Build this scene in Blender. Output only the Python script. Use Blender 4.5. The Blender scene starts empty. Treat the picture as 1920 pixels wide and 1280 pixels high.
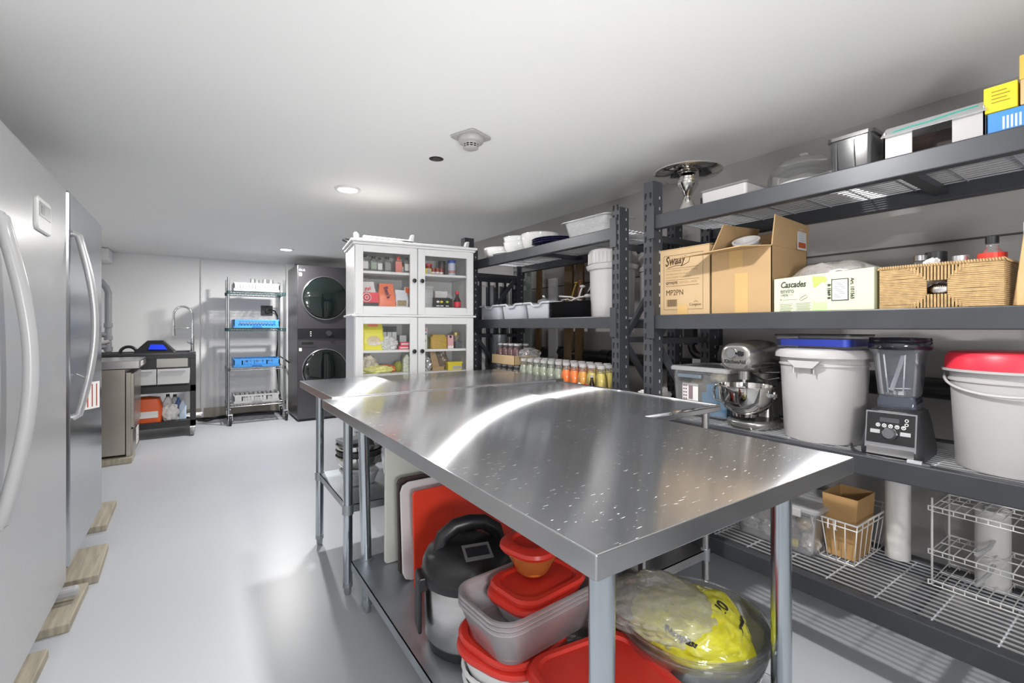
import bpy, bmesh, math, random
from mathutils import Vector, Matrix, noise
PI = math.pi
S = bpy.context.scene
C = S.collection
R = math.radians
RB = -PI/2          # things on the long racks face the aisle: local x runs to world -y, local -y faces world -x

# ---------------------------------------------------------------- camera
cam = bpy.data.cameras.new('camera'); cam.lens = 16.35; cam.sensor_width = 36; cam.shift_y = -26/1920
cam.clip_start = 0.02
co = bpy.data.objects.new('camera', cam); C.objects.link(co)
co.location = (0, 0, 1.2); co.rotation_euler = (PI/2, 0, -R(34.2)); S.camera = co
# ---------------------------------------------------------------- world, exposure
S.view_settings.view_transform = 'Standard'; S.view_settings.look = 'None'
S.view_settings.gamma = 1; S.view_settings.use_curve_mapping = False
S.view_settings.exposure = 0.0
w = bpy.data.worlds.new('world'); S.world = w; w.use_nodes = True
w.node_tree.nodes['Background'].inputs[0].default_value = (1, 1, 1, 1)
w.node_tree.nodes['Background'].inputs[1].default_value = 0.3
# added soft fill light behind the camera; the near wall has no opening
def area(name, loc, rot, sx, sy, power, col=(1, 1, 1)):
    l = bpy.data.lights.new(name, 'AREA'); l.shape = 'RECTANGLE'; l.size = sx; l.size_y = sy; l.energy = power; l.color = col
    o = bpy.data.objects.new(name, l); C.objects.link(o); o.location = loc; o.rotation_euler = rot; return o
area('rear_fill', (0.6, -2.1, 1.0), (R(92), 0, R(-8)), 3.2, 1.8, 3, (1, .99, .97))
# the photographer's flash, bounced off the ceiling
area('bounce_flash', (0.0, -0.9, 1.15), (R(132), 0, R(-14)), .40, .40, 40)
DOWNLIGHTS = [(0.842, 3.2, 28), (0.887, 6.07, 54), (0.76, 0.93, 36), (0.9, -1.5, 4)]  # last entry is an added fill lamp, out of view behind the camera

# ---------------------------------------------------------------- materials
MC = {}
def mat(name, col, rough=.5, metal=0, bump=0, bscale=60, var=.04, vscale=4, coat=0, aniso=0, tangent=None, emit=0, spec=.5, sheen=0, stretch=(1, 1, 1)):
    if name in MC: return MC[name]
    m = bpy.data.materials.new(name); m.use_nodes = True; n = m.node_tree.nodes; L = m.node_tree.links
    p = n['Principled BSDF']; MC[name] = m
    p.inputs['Roughness'].default_value = rough; p.inputs['Metallic'].default_value = metal
    p.inputs['Specular IOR Level'].default_value = spec
    p.inputs['Coat Weight'].default_value = coat
    p.inputs['Sheen Weight'].default_value = sheen
    tc = n.new('ShaderNodeTexCoord'); mp = n.new('ShaderNodeMapping'); L.new(tc.outputs['Object'], mp.inputs[0])
    mp.inputs['Scale'].default_value = stretch
    nz = n.new('ShaderNodeTexNoise'); nz.inputs['Scale'].default_value = vscale; nz.inputs['Detail'].default_value = 5; L.new(mp.outputs[0], nz.inputs['Vector'])
    cr = n.new('ShaderNodeValToRGB'); e = cr.color_ramp.elements
    e[0].position = .3; e[1].position = .7
    e[0].color = tuple(max(0, c*(1-var)) for c in col)+(1,); e[1].color = tuple(min(1, c*(1+var)) for c in col)+(1,)
    L.new(nz.outputs['Fac'], cr.inputs[0]); L.new(cr.outputs[0], p.inputs['Base Color'])
    if bump:
        b = n.new('ShaderNodeBump'); b.inputs['Strength'].default_value = bump; b.inputs['Distance'].default_value = .004
        z = n.new('ShaderNodeTexNoise'); z.inputs['Scale'].default_value = bscale; z.inputs['Detail'].default_value = 4; L.new(mp.outputs[0], z.inputs['Vector'])
        L.new(z.outputs['Fac'], b.inputs['Height']); L.new(b.outputs[0], p.inputs['Normal'])
    if aniso:
        p.inputs['Anisotropic'].default_value = aniso
        cx = n.new('ShaderNodeCombineXYZ')
        for i in range(3): cx.inputs[i].default_value = tangent[i]
        L.new(cx.outputs[0], p.inputs['Tangent'])
    if emit:
        p.inputs['Emission Color'].default_value = tuple(col)+(1,); p.inputs['Emission Strength'].default_value = emit
    return m
def clear(name, col, alpha=.25, rough=.1, tint=None, ior=1.45):
    """see-through plastic or glass: a clear film that reflects by Fresnel and carries a little of its own colour"""
    if name in MC: return MC[name]
    m = bpy.data.materials.new(name); m.use_nodes = True; n = m.node_tree.nodes; L = m.node_tree.links
    MC[name] = m
    p = n['Principled BSDF']; p.inputs['Base Color'].default_value = tuple(col)+(1,); p.inputs['Roughness'].default_value = rough
    t = n.new('ShaderNodeBsdfTransparent'); t.inputs[0].default_value = tuple(tint or (1, 1, 1))+(1,)
    f = n.new('ShaderNodeFresnel'); f.inputs[0].default_value = ior
    nz = n.new('ShaderNodeTexNoise'); nz.inputs['Scale'].default_value = 14
    mul = n.new('ShaderNodeMath'); mul.operation = 'MULTIPLY_ADD'; L.new(nz.outputs['Fac'], mul.inputs[0]); mul.inputs[1].default_value = alpha*.5; mul.inputs[2].default_value = alpha*.75
    x = n.new('ShaderNodeMixShader'); L.new(mul.outputs[0], x.inputs[0]); L.new(t.outputs[0], x.inputs[1]); L.new(p.outputs[0], x.inputs[2])
    gl_ = n.new('ShaderNodeBsdfAnisotropic'); gl_.inputs['Roughness'].default_value = rough; gl_.inputs['Color'].default_value = (1, 1, 1, 1)
    fm = n.new('ShaderNodeMath'); fm.operation = 'MULTIPLY'; L.new(f.outputs[0], fm.inputs[0]); fm.inputs[1].default_value = .8
    y = n.new('ShaderNodeMixShader'); L.new(fm.outputs[0], y.inputs[0]); L.new(x.outputs[0], y.inputs[1]); L.new(gl_.outputs[0], y.inputs[2])
    L.new(y.outputs[0], n['Material Output'].inputs[0])
    return m
def worktop_metal():
    m = mat('worktop_steel', (.68, .69, .71), .2, 1, aniso=.95, tangent=(1, 0, 0), var=.05, vscale=2.2)
    n = m.node_tree.nodes; L = m.node_tree.links; p = n['Principled BSDF']
    tc = n.new('ShaderNodeTexCoord')
    mp = n.new('ShaderNodeMapping'); mp.inputs['Scale'].default_value = (16, 95, 1); mp.inputs['Rotation'].default_value = (0, 0, R(-24)); L.new(tc.outputs['Object'], mp.inputs[0])
    v = n.new('ShaderNodeTexNoise'); v.inputs['Scale'].default_value = 3.0; v.inputs['Detail'].default_value = 2; L.new(mp.outputs[0], v.inputs['Vector'])
    g = n.new('ShaderNodeMapRange'); g.inputs[1].default_value = .685; g.inputs[2].default_value = .76; L.new(v.outputs['Fac'], g.inputs[0])
    s = n.new('ShaderNodeTexNoise'); s.inputs['Scale'].default_value = 3.0; s.inputs['Detail'].default_value = 5; L.new(tc.outputs['Object'], s.inputs['Vector'])
    r = n.new('ShaderNodeMapRange'); r.inputs[1].default_value = .3; r.inputs[2].default_value = .7; r.inputs[3].default_value = .12; r.inputs[4].default_value = .17; L.new(s.outputs['Fac'], r.inputs[0])
    a = n.new('ShaderNodeMath'); a.operation = 'MULTIPLY_ADD'; L.new(g.outputs[0], a.inputs[0]); a.inputs[1].default_value = .35; L.new(r.outputs[0], a.inputs[2]); L.new(a.outputs[0], p.inputs['Roughness'])
    b = n.new('ShaderNodeBump'); b.inputs['Strength'].default_value = .25; b.inputs['Distance'].default_value = .0015; L.new(g.outputs[0], b.inputs['Height'])
    b2 = n.new('ShaderNodeBump'); b2.inputs['Strength'].default_value = .025; b2.inputs['Distance'].default_value = .01
    s2 = n.new('ShaderNodeTexNoise'); s2.inputs['Scale'].default_value = 5; L.new(tc.outputs['Object'], s2.inputs['Vector']); L.new(s2.outputs['Fac'], b2.inputs['Height'])
    L.new(b2.outputs[0], b.inputs['Normal']); L.new(b.outputs[0], p.inputs['Normal'])
    # fine brushing along the table's length spreads highlights across it
    q = n.new('ShaderNodeBsdfAnisotropic'); q.inputs['Color'].default_value = (.72, .73, .75, 1); q.inputs['Roughness'].default_value = .25; q.inputs['Anisotropy'].default_value = -.86
    cx = n.new('ShaderNodeCombineXYZ'); cx.inputs[0].default_value = 1; L.new(cx.outputs[0], q.inputs['Tangent'])
    x = n.new('ShaderNodeMixShader'); x.inputs[0].default_value = .36; L.new(p.outputs[0], x.inputs[1]); L.new(q.outputs[0], x.inputs[2]); L.new(x.outputs[0], n['Material Output'].inputs[0])
    return m

WALL = mat('wall_paint', (.88, .88, .88), .6, bump=.05, bscale=30, var=.03, vscale=1.5)
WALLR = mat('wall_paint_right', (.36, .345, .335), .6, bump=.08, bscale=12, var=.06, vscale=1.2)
CEIL = mat('ceiling_paint', (.90, .90, .89), .7, var=.015, vscale=.8)
FLOOR = mat('floor_paint', (.46, .475, .505), .34, bump=.04, bscale=6, var=.025, vscale=1.2)
WH = mat('white_lacquer', (.82, .82, .82), .35, var=.01)
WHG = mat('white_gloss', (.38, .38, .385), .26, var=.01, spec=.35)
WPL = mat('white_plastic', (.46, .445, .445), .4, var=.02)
CER = mat('white_ceramic', (.85, .85, .84), .12, var=.01)
SS = mat('brushed_steel', (.56, .55, .54), .26, 1, bump=.03, bscale=20, stretch=(1, 1, 12), var=.06)
SSF = mat('fridge_steel', (.50, .51, .53), .17, 1, aniso=.5, tangent=(0, 0, 1), var=.03)
TOP = worktop_metal()
EDGE = mat('worktop_edge', (.60, .60, .61), .24, 1, var=.05, bump=.02, bscale=8)
GALV = mat('galvanised_steel', (.42, .45, .48), .42, .85, var=.12, vscale=8)
LEGM = mat('zinc_leg', (.55, .60, .64), .18, 1, var=.08, vscale=3, stretch=(6, 6, .5))
CHR = mat('chrome', (.75, .75, .76), .08, 1, var=.02)
MIR = mat('polished_steel', (.72, .70, .67), .06, 1, var=.02)
RK = mat('rack_steel', (.055, .058, .066), .38, .25, bump=.04, bscale=40, var=.12, vscale=6)
BLK = mat('black_plastic', (.014, .014, .016), .35, var=.15)
HOLE = mat('slot_black', (.004, .004, .004), .8)
WIRE = mat('wire_zinc', (.62, .63, .65), .35, .6, var=.1)
WWIRE = mat('white_wire', (.80, .79, .77), .35, var=.03)
DST = mat('dark_steel', (.13, .125, .135), .28, .8, var=.05)
DGL = mat('dark_glass', (.004, .008, .007), .05, var=.1, coat=1)
GRY = mat('grey_plastic', (.45, .47, .51), .45, var=.03)
PVC = mat('grey_pipe', (.30, .31, .33), .45, var=.05)
BLU = mat('rack_blue', (.05, .26, .64), .4, var=.05)
CARD = mat('cardboard', (.42, .275, .135), .8, var=.05, vscale=8, bump=.05, bscale=80)
CARD2 = mat('cardboard_light', (.46, .325, .18), .8, var=.04, vscale=8)
TAPE = mat('packing_tape', (.52, .34, .14), .3, var=.04)
INK = mat('brown_ink', (.07, .035, .015), .7)
BINK = mat('black_ink', (.02, .02, .02), .6)
RED = mat('red_plastic', (.62, .035, .022), .32, var=.05)
REDL = mat('red_lid', (.80, .03, .06), .38, var=.04)
WOOD = mat('weathered_wood', (.36, .32, .25), .75, bump=.2, bscale=18, stretch=(12, 1, 1), var=.2, vscale=5)
WOODB = mat('board_wood', (.66, .43, .20), .55, var=.12, vscale=5, stretch=(1, 8, 1))
ROPE = mat('basket_rope', (.50, .34, .165), .85, var=.18, vscale=60)
CL = clear('clear_plastic', (.8, .82, .85), .16, .12)
CLG = clear('clear_glass', (.85, .9, .9), .05, .03)
PANE = clear('cabinet_glass', (.8, .85, .8), .02, .02, ior=1.3)
CLM = clear('milky_plastic', (.78, .78, .80), .50, .3)
CLD = clear('smoked_plastic', (.05, .05, .055), .72, .2)
BAGC = clear('clear_bag', (.75, .72, .72), .35, .18)
LIT = mat('lamp_disc', (1, .98, .95), .5, emit=14)
ORG = mat('orange_plastic', (.80, .12, .02), .4, var=.06)
YEL = mat('yellow_card', (.82, .66, .02), .5, var=.04)
PAP = mat('white_paper', (.80, .79, .77), .7, var=.02)
KRAFT = mat('kraft_paper', (.46, .27, .11), .8, var=.12, vscale=7, bump=.3, bscale=9)

# ---------------------------------------------------------------- mesh builder
class B:
    def __init__(s): s.v = []; s.f = []; s.m = []; s.sm = []
    def add(s, vs, fs, mi=0, smooth=False):
        o = len(s.v); s.v += [tuple(v) for v in vs]
        for f in fs: s.f.append([i+o for i in f]); s.m.append(mi); s.sm.append(smooth)
        return s
    def box(s, x0, x1, y0, y1, z0, z1, mi=0):
        vs = [(x, y, z) for z in (z0, z1) for y in (y0, y1) for x in (x0, x1)]
        return s.add(vs, [(0, 2, 3, 1), (4, 5, 7, 6), (0, 1, 5, 4), (2, 6, 7, 3), (0, 4, 6, 2), (1, 3, 7, 5)], mi)
    def bar(s, p, q, w_, h_, mi=0, up=(0, 0, 1)):
        p = Vector(p); q = Vector(q); d = (q-p).normalized(); u = Vector(up)
        if abs(d.dot(u)) > .98: u = Vector((1, 0, 0))
        a = d.cross(u).normalized()*w_/2; b = a.cross(d).normalized()*h_/2
        vs = [p-a-b, p+a-b, p+a+b, p-a+b, q-a-b, q+a-b, q+a+b, q-a+b]
        return s.add(vs, [(0, 1, 2, 3), (7, 6, 5, 4), (0, 4, 5, 1), (1, 5, 6, 2), (2, 6, 7, 3), (3, 7, 4, 0)], mi)
    def tube(s, pts, r, n=10, closed=False, mi=0, r1=None):
        pts = [Vector(p) for p in pts]; k = len(pts); vs = []; fs = []
        u = None
        for i, p in enumerate(pts):
            a = pts[(i-1) % k] if (closed or i > 0) else p
            b = pts[(i+1) % k] if (closed or i < k-1) else p
            d = (b-a).normalized()
            if u is None:
                u = d.orthogonal().normalized()
            u = (u-d*u.dot(d)).normalized(); w_ = d.cross(u)
            rr = r if r1 is None else r+(r1-r)*i/(k-1)
            for j in range(n):
                t = 2*PI*j/n; vs.append(p+(u*math.cos(t)+w_*math.sin(t))*rr)
        for i in range(k if closed else k-1):
            for j in range(n):
                fs.append((i*n+j, i*n+(j+1) % n, ((i+1) % k)*n+(j+1) % n, ((i+1) % k)*n+j))
        s.add(vs, fs, mi, True)
        if not closed:
            s.add(vs[:n], [tuple(range(n))[::-1]], mi); s.add(vs[-n:], [tuple(range(n))], mi)
        return s
    def cyl(s, x, y, z0, z1, r, n=24, mi=0, r1=None):
        return s.lathe([(0, z0), (r, z0), (r if r1 is None else r1, z1), (0, z1)], n, x, y, mi, False)
    def lathe(s, prof, n=32, cx=0, cy=0, mi=0, smooth=True, sx=1, sy=1):
        vs = []; fs = []
        for r, z in prof:
            for j in range(n):
                t = 2*PI*j/n; vs.append((cx+sx*r*math.cos(t), cy+sy*r*math.sin(t), z))
        for i in range(len(prof)-1):
            for j in range(n):
                a = i*n+j; b = i*n+(j+1) % n; fs.append((a, b, b+n, a+n))
        return s.add(vs, fs, mi, smooth)
    def loft(s, rings, mi=0, smooth=True, cap0=True, cap1=True, n=6):
        """rings of rounded rectangles (hx, hy, corner, z[, cx, cy])"""
        vs = []; fs = []; m = 4*(n+1)
        for rg in rings:
            hx, hy, c, z = rg[:4]; cx, cy = (rg[4], rg[5]) if len(rg) > 4 else (0, 0)
            c = min(c, hx*.999, hy*.999)
            for q, (sx, sy) in enumerate(((1, 1), (-1, 1), (-1, -1), (1, -1))):
                for j in range(n+1):
                    t = PI/2*q+PI/2*j/n
                    vs.append((cx+sx*(hx-c)+c*math.cos(t), cy+sy*(hy-c)+c*math.sin(t), z))
        for i in range(len(rings)-1):
            for j in range(m):
                fs.append((i*m+j, i*m+(j+1) % m, (i+1)*m+(j+1) % m, (i+1)*m+j))
        s.add(vs, fs, mi, smooth)
        if cap0: s.add(vs[:m], [tuple(range(m))[::-1]], mi)
        if cap1: s.add(vs[-m:], [tuple(range(m))], mi)
        return s
    def quad(s, a, b, c, d, mi=0): return s.add([a, b, c, d], [(0, 1, 2, 3)], mi)
    def prism(s, poly, y0, y1, mi=0):
        """polygon in (x, z) pushed from y0 to y1"""
        k = len(poly); vs = [(x, y0, z) for x, z in poly]+[(x, y1, z) for x, z in poly]
        fs = [tuple(range(k)), tuple(range(2*k-1, k-1, -1))]+[(i, i+k, (i+1) % k+k, (i+1) % k) for i in range(k)]
        return s.add(vs, fs, mi)
    def sphere(s, c, rx, ry=None, rz=None, n=16, m=10, mi=0):
        ry = ry or rx; rz = rz or rx
        vs = [(c[0]+rx*math.sin(PI*i/m)*math.cos(2*PI*j/n), c[1]+ry*math.sin(PI*i/m)*math.sin(2*PI*j/n), c[2]-rz*math.cos(PI*i/m)) for i in range(m+1) for j in range(n)]
        fs = [(i*n+j, i*n+(j+1) % n, (i+1)*n+(j+1) % n, (i+1)*n+j) for i in range(m) for j in range(n)]
        return s.add(vs, fs, mi, True)
    def xf(s, M):
        s.v = [tuple(M @ Vector(v)) for v in s.v]; return s
    def out(s, name, mats, parent=None, loc=None, rot=None, bevel=0, solid=0, label=None):
        me = bpy.data.meshes.new(name); me.from_pydata(s.v, [], s.f)
        if not isinstance(mats, (list, tuple)): mats = [mats]
        for m in mats: me.materials.append(m)
        for p, mi, sm in zip(me.polygons, s.m, s.sm): p.material_index = mi; p.use_smooth = sm
        bm = bmesh.new(); bm.from_mesh(me); bmesh.ops.remove_doubles(bm, verts=bm.verts, dist=1e-5)
        bmesh.ops.dissolve_degenerate(bm, dist=1e-6, edges=bm.edges)
        bmesh.ops.recalc_face_normals(bm, faces=bm.faces)
        for e in bm.edges:
            if len(e.link_faces) == 2 and e.calc_face_angle(0) > R(38): e.smooth = False
        bm.to_mesh(me); bm.free()
        o = bpy.data.objects.new(name, me); C.objects.link(o)
        if parent: o.parent = parent
        if loc: o.location = loc
        if rot is not None: o.rotation_euler = rot if isinstance(rot, tuple) else (0, 0, rot)
        if solid:
            md = o.modifiers.new('solid', 'SOLIDIFY'); md.thickness = solid; md.offset = 0
        if bevel:
            md = o.modifiers.new('bevel', 'BEVEL'); md.width = bevel; md.segments = 2; md.limit_method = 'ANGLE'; md.angle_limit = R(40)
            md.harden_normals = False
        if label: o['label'] = label
        return o
def T(name, label, cat, loc=(0, 0, 0), rot=0, group=None):
    o = bpy.data.objects.new(name, None); C.objects.link(o); o.empty_display_size = .05
    o.location = loc; o.rotation_euler = rot if isinstance(rot, tuple) else (0, 0, rot)
    return tag(o, label, cat, group)
def tag(o, label, cat, group=None):
    o['label'] = label; o['category'] = cat
    if group: o['group'] = group
    return o
def struct(o): o['kind'] = 'structure'; return o
def dup(root, loc, label, rot=None, group=None):
    r = root.copy(); C.objects.link(r); r.location = loc; r['label'] = label
    if rot is not None: r.rotation_euler = rot if isinstance(rot, tuple) else (0, 0, rot)
    if group: r['group'] = group
    for ch in list(root.children):
        c = ch.copy(); C.objects.link(c); c.parent = r
        for g in list(ch.children):
            d = g.copy(); C.objects.link(d); d.parent = c
    return r
def text(s_, size, m, parent, loc, rot=(PI/2, 0, 0), name='lettering', ext=.0004, shear=0, bold=0, width=None, spacing=1):
    cu = bpy.data.curves.new(name, 'FONT'); cu.body = s_; cu.size = size; cu.extrude = ext; cu.shear = shear; cu.offset = bold
    cu.space_character = spacing; cu.resolution_u = 3
    t = bpy.data.objects.new(name, cu)
    C.objects.link(t)
    bpy.context.view_layer.update()
    me = bpy.data.meshes.new_from_object(t.evaluated_get(bpy.context.evaluated_depsgraph_get()))
    bpy.data.objects.remove(t); bpy.data.curves.remove(cu)
    me.materials.clear(); me.materials.append(m)
    if width:
        xs = [v.co.x for v in me.vertices]; k = width/(max(xs)-min(xs))
        for v in me.vertices: v.co.x *= k
    o = bpy.data.objects.new(name, me); C.objects.link(o); o.parent = parent; o.location = loc; o.rotation_euler = rot
    return o
def crumple(rx, ry, rz, seed=0, amp=.25, fr=2.2, sub=4, flat=True):
    b = B(); bm = bmesh.new(); bmesh.ops.create_icosphere(bm, subdivisions=sub, radius=1)
    off = Vector((seed*7.3, seed*3.1, seed*1.7)); vs = []
    for v in bm.verts:
        d = v.co.normalized(); k = 1+amp*noise.noise(d*fr+off)+amp*.5*abs(noise.noise(d*fr*2.7+off))+amp*.25*noise.noise(d*fr*6+off)
        p = d*k; z = p.z*rz
        if flat: z = max(z, -rz*.75)
        vs.append((p.x*rx, p.y*ry, z+rz*.75))
    fs = [tuple(v.index for v in f.verts) for f in bm.faces]; bm.free()
    return b.add(vs, fs, 0, True)
def bin_rings(hx, hy, h, c, wt=.003, taper=.9, rim=.006, z0=0, rimh=.008):
    return [(hx*taper-.006, hy*taper-.006, c*.8, z0), (hx*taper, hy*taper, c, z0+.006), (hx, hy, c, z0+h-rimh), (hx+rim, hy+rim, c+rim, z0+h-rimh), (hx+rim, hy+rim, c+rim, z0+h),
            (hx-wt, hy-wt, c, z0+h), (hx*taper-wt, hy*taper-wt, c, z0+.01), (hx*taper-.006-wt, hy*taper-.006-wt, c*.8, z0+wt+.003)]
def bowl_prof(r, h, base=.45, t=.003, lip=.004):
    k = 10; o = [(r*(base+(1-base)*math.sin(PI/2*i/k)), h*(1-math.cos(PI/2*i/k))) for i in range(k+1)]
    i_ = [(max(x-t, 0), z+t if j < k else z) for j, (x, z) in enumerate(o)]
    return [(0, 0)]+o+[(r+lip, h), (r+lip, h+.003), (r-t, h+.003)]+i_[::-1][1:]+[(0, t)]
ORD = ['first', 'second', 'third', 'fourth', 'fifth', 'sixth', 'seventh', 'eighth', 'ninth', 'tenth', 'eleventh', 'twelfth']

# ================================================================ ROOM
CZ = 2.13
XL, XR, YN, YF = -1.25, 2.52, -2.2, 7.5
struct(B().box(XL-.1, XR+.1, YN-.1, YF+.1, -.1, 0).out('floor', FLOOR))
struct(B().box(XL-.1, XL, YN, YF, 0, CZ).out('wall_left', WALL))
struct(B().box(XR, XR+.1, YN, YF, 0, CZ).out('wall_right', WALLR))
struct(B().box(XL-.1, XR+.1, YF, YF+.1, 0, CZ).out('wall_far', WALL))
struct(B().box(XL-.1, XR+.1, YN-.1, YN, 0, CZ).out('wall_near', WALL))
# ceiling with the round hole cut beside the smoke detector
HX, HY, HR = 1.097, 2.357, .040
b = B(); N = 24
ring = [(HX+HR*math.cos(2*PI*i/N), HY+HR*math.sin(2*PI*i/N)) for i in range(N)]
sq = []
for x, y in ring:
    dx, dy = x-HX, y-HY; k = .3/max(abs(dx), abs(dy)); sq.append((HX+dx*k, HY+dy*k))
for z in (CZ,):
    for i in range(N):
        j = (i+1) % N; b.quad((*ring[i], z), (*ring[j], z), (*sq[j], z), (*sq[i], z))
b.quad((XL-.1, YN-.1, CZ), (HX-.3, YN-.1, CZ), (HX-.3, YF+.1, CZ), (XL-.1, YF+.1, CZ))
b.quad((HX+.3, YN-.1, CZ), (XR+.1, YN-.1, CZ), (XR+.1, YF+.1, CZ), (HX+.3, YF+.1, CZ))
b.quad((HX-.3, YN-.1, CZ), (HX+.3, YN-.1, CZ), (HX+.3, HY-.3, CZ), (HX-.3, HY-.3, CZ))
b.quad((HX-.3, HY+.3, CZ), (HX+.3, HY+.3, CZ), (HX+.3, YF+.1, CZ), (HX-.3, YF+.1, CZ))
b.quad((XL-.1, YN-.1, CZ+.1), (XR+.1, YN-.1, CZ+.1), (XR+.1, YF+.1, CZ+.1), (XL-.1, YF+.1, CZ+.1))
cei = struct(b.out('ceiling', CEIL))
bh = B(); bh.lathe([(HR, CZ), (HR, CZ+.07), (0, CZ+.07)], 24, HX, HY, 0)
bh.lathe([(0, CZ+.02), (.012, CZ+.02), (.014, CZ+.035), (.028, CZ+.04), (.028, CZ+.05), (0, CZ+.05)], 20, HX, HY, 1)
tag(bh.out('recessed_sprinkler', [mat('hole_inside', (.10, .095, .085), .8), mat('hole_fitting', (.25, .24, .2), .5)]), 'small dark round recess in the ceiling beside the smoke detector', 'sprinkler')
struct(B().box(.055, .085, 7.47, 7.499, 0, CZ-.02).out('trim_1', WALL))
struct(B().box(1.08, 1.19, 7.38, 7.499, 0, CZ).out('trim_2', WALL, bevel=.004))
struct(B().box(XL, -.84, 7.1, 7.499, 1.98, CZ-.001).out('trim_3', WALL, bevel=.02))
struct(B().box(XL, 1.08, 7.482, 7.499, .0, .12).out('baseboard_far', mat('baseboard_dirty', (.48, .43, .36), .6, var=.2, vscale=6)))
struct(B().box(XR-.008, XR-.0005, YN, 3.4, 1.545, 1.552).out('trim_4', mat('seam_dark', (.06, .06, .06), .7)))

def downlight(x, y, pw, lab):
    t = T('recessed_downlight', lab, 'ceiling light', (x, y, CZ), 0, 'round recessed ceiling lights')
    B().lathe([(.062, -.001), (.085, -.001), (.083, -.008), (.064, -.010), (.062, -.001)], 32).out('trim_ring', WH, t)
    B().lathe([(0, -.004), (.062, -.004)], 32).out('lamp_disc', LIT, t)
    l = bpy.data.lights.new('downlight', 'AREA'); l.shape = 'DISK'; l.size = .12; l.energy = pw; l.color = (1, .985, .96); l.spread = R(180)
    o = bpy.data.objects.new('downlight', l); C.objects.link(o); o.parent = t; o.location = (0, 0, -.012)
LL = ['lit round recessed ceiling light in front of the white cabinet', 'lit round recessed ceiling light near the washer and dryer', 'round recessed ceiling light above the near worktable', 'added unseen round ceiling light for fill behind the camera']
for (x, y, pw), lb in zip(DOWNLIGHTS, LL): downlight(x, y, pw, lb)

# smoke detector
t = T('smoke_detector', 'white smoke detector on a shallow ceiling plate', 'smoke detector', (1.107, 1.985, CZ), R(20))
B().loft([(.075, .075, .02, -.001), (.075, .075, .02, -.010)], 0, False).out('mounting_plate', WPL, t, bevel=.003)
B().lathe([(0, -.01), (.064, -.01), (.064, -.022), (.058, -.032), (.040, -.038), (.038, -.042)], 40).out('body', WPL, t)
B().lathe([(.034, -.040), (.033, -.056)], 40).out('sensing_chamber', HOLE, t)
b = B()
for i in range(12):
    a = 2*PI*i/12; b.bar((.036*math.cos(a), .036*math.sin(a), -.038), (.035*math.cos(a), .035*math.sin(a), -.060), .004, .004)
b.lathe([(.033, -.047), (.037, -.047), (.037, -.050), (.033, -.050)], 32)
b.lathe([(0, -.066), (.022, -.065), (.036, -.059), (.036, -.056), (0, -.056)], 32)
b.out('cage', WPL, t)

# ================================================================ LEFT SIDE: cold storage
# white upright freezer
t = T('upright_freezer', 'tall glossy white upright freezer with bow handle and display panel', 'freezer', (-.46, 2.28, .0))
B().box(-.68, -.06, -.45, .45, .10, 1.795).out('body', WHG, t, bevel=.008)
d = B().box(-.055, 0, -.455, .455, .105, 1.80).out('door', WHG, t, bevel=.014)
hp = [(0, -.41, 1.51), (.012, -.41, 1.505)]+[(.012+.056*math.sin(PI*i/16), -.41+.014*math.sin(PI*i/16), 1.50-.84*i/16) for i in range(1, 16)]+[(.012, -.41, .655), (0, -.41, .65)]
B().tube(hp, .018, 14).out('handle', WHG, t)
for z in (1.495, .635): B().box(.0, .02, -.425, -.395, z, z+.03).out('handle_mount', WHG, t, bevel=.008)
p = B().loft([(.095, .060, .020, 0), (.095, .060, .020, .006), (.088, .054, .018, .009)], 0, False).xf(Matrix.Translation((0, .06, 1.600)) @ Matrix.Rotation(PI/2, 4, 'Y') @ Matrix.Rotation(PI/2, 4, 'Z')).out('display_panel', mat('panel_white', (.62, .62, .62), .4), t)
p.matrix_parent_inverse = Matrix()
B().box(.009, .0105, -.015, .135, 1.592, 1.642).out('screen', mat('lcd_grey', (.28, .29, .29), .25), p)
B().box(.0105, .0112, .005, .045, 1.602, 1.632).out('screen_icon', mat('lcd_dark', (.07, .07, .07), .3), p)
B().box(-.10, .045, .395, .44, .055, .095).out('hinge_cover', WHG, t, bevel=.012)
B().box(-.60, -.03, -.43, .38, .05, .10).out('kick_panel', mat('kick_grey', (.30, .30, .30), .5), t)
for y in (.36, -.36): B().cyl(-.07, y, .0, .06, .02).out('levelling_foot', BLK, t)
# stainless fridge
t = T('stainless_refrigerator', 'tall stainless steel refrigerator with long curved handle', 'refrigerator', (-.455, 3.18, 0))
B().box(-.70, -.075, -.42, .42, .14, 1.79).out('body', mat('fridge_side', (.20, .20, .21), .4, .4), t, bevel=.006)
B().box(-.07, 0, -.42, .42, .15, 1.80).out('door', SSF, t, bevel=.012)
hp = [(0, -.36, 1.62), (.02, -.36, 1.61)]+[(.02+.055*math.sin(PI*i/16), -.36, 1.61-.80*i/16) for i in range(1, 16)]+[(.02, -.36, .81), (0, -.36, .80)]
B().tube(hp, .015, 14).out('handle', mat('satin_handle', (.55, .55, .56), .32, .5), t)
B().box(-.60, -.06, -.40, .40, .07, .14).out('kick_panel', BLK, t)
for y in (.36, -.36): B().cyl(-.1, y, .04, .08, .02).out('levelling_foot', BLK, t)
t = T('paper_tag', 'white paper tag with red stripes hung on the steel refrigerator handle', 'tag', (-.43, 2.87, .84), (0, 0, R(-30)))
B().box(-.001, .001, 0, .095, -.02, .105).out('card', PAP, t)
b = B()
for k in (.25, .52, .78): b.box(.0012, .0016, .095*k, .095*k+.006, -.01, .095)
b.out('red_stripe', mat('stripe_red', (.45, .05, .03), .6), t)
B().tube([(.0, .045, .105), (-.005, .02, .13), (-.01, -.02, .15)], .0015, 6).out('string', PAP, t)
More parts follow.
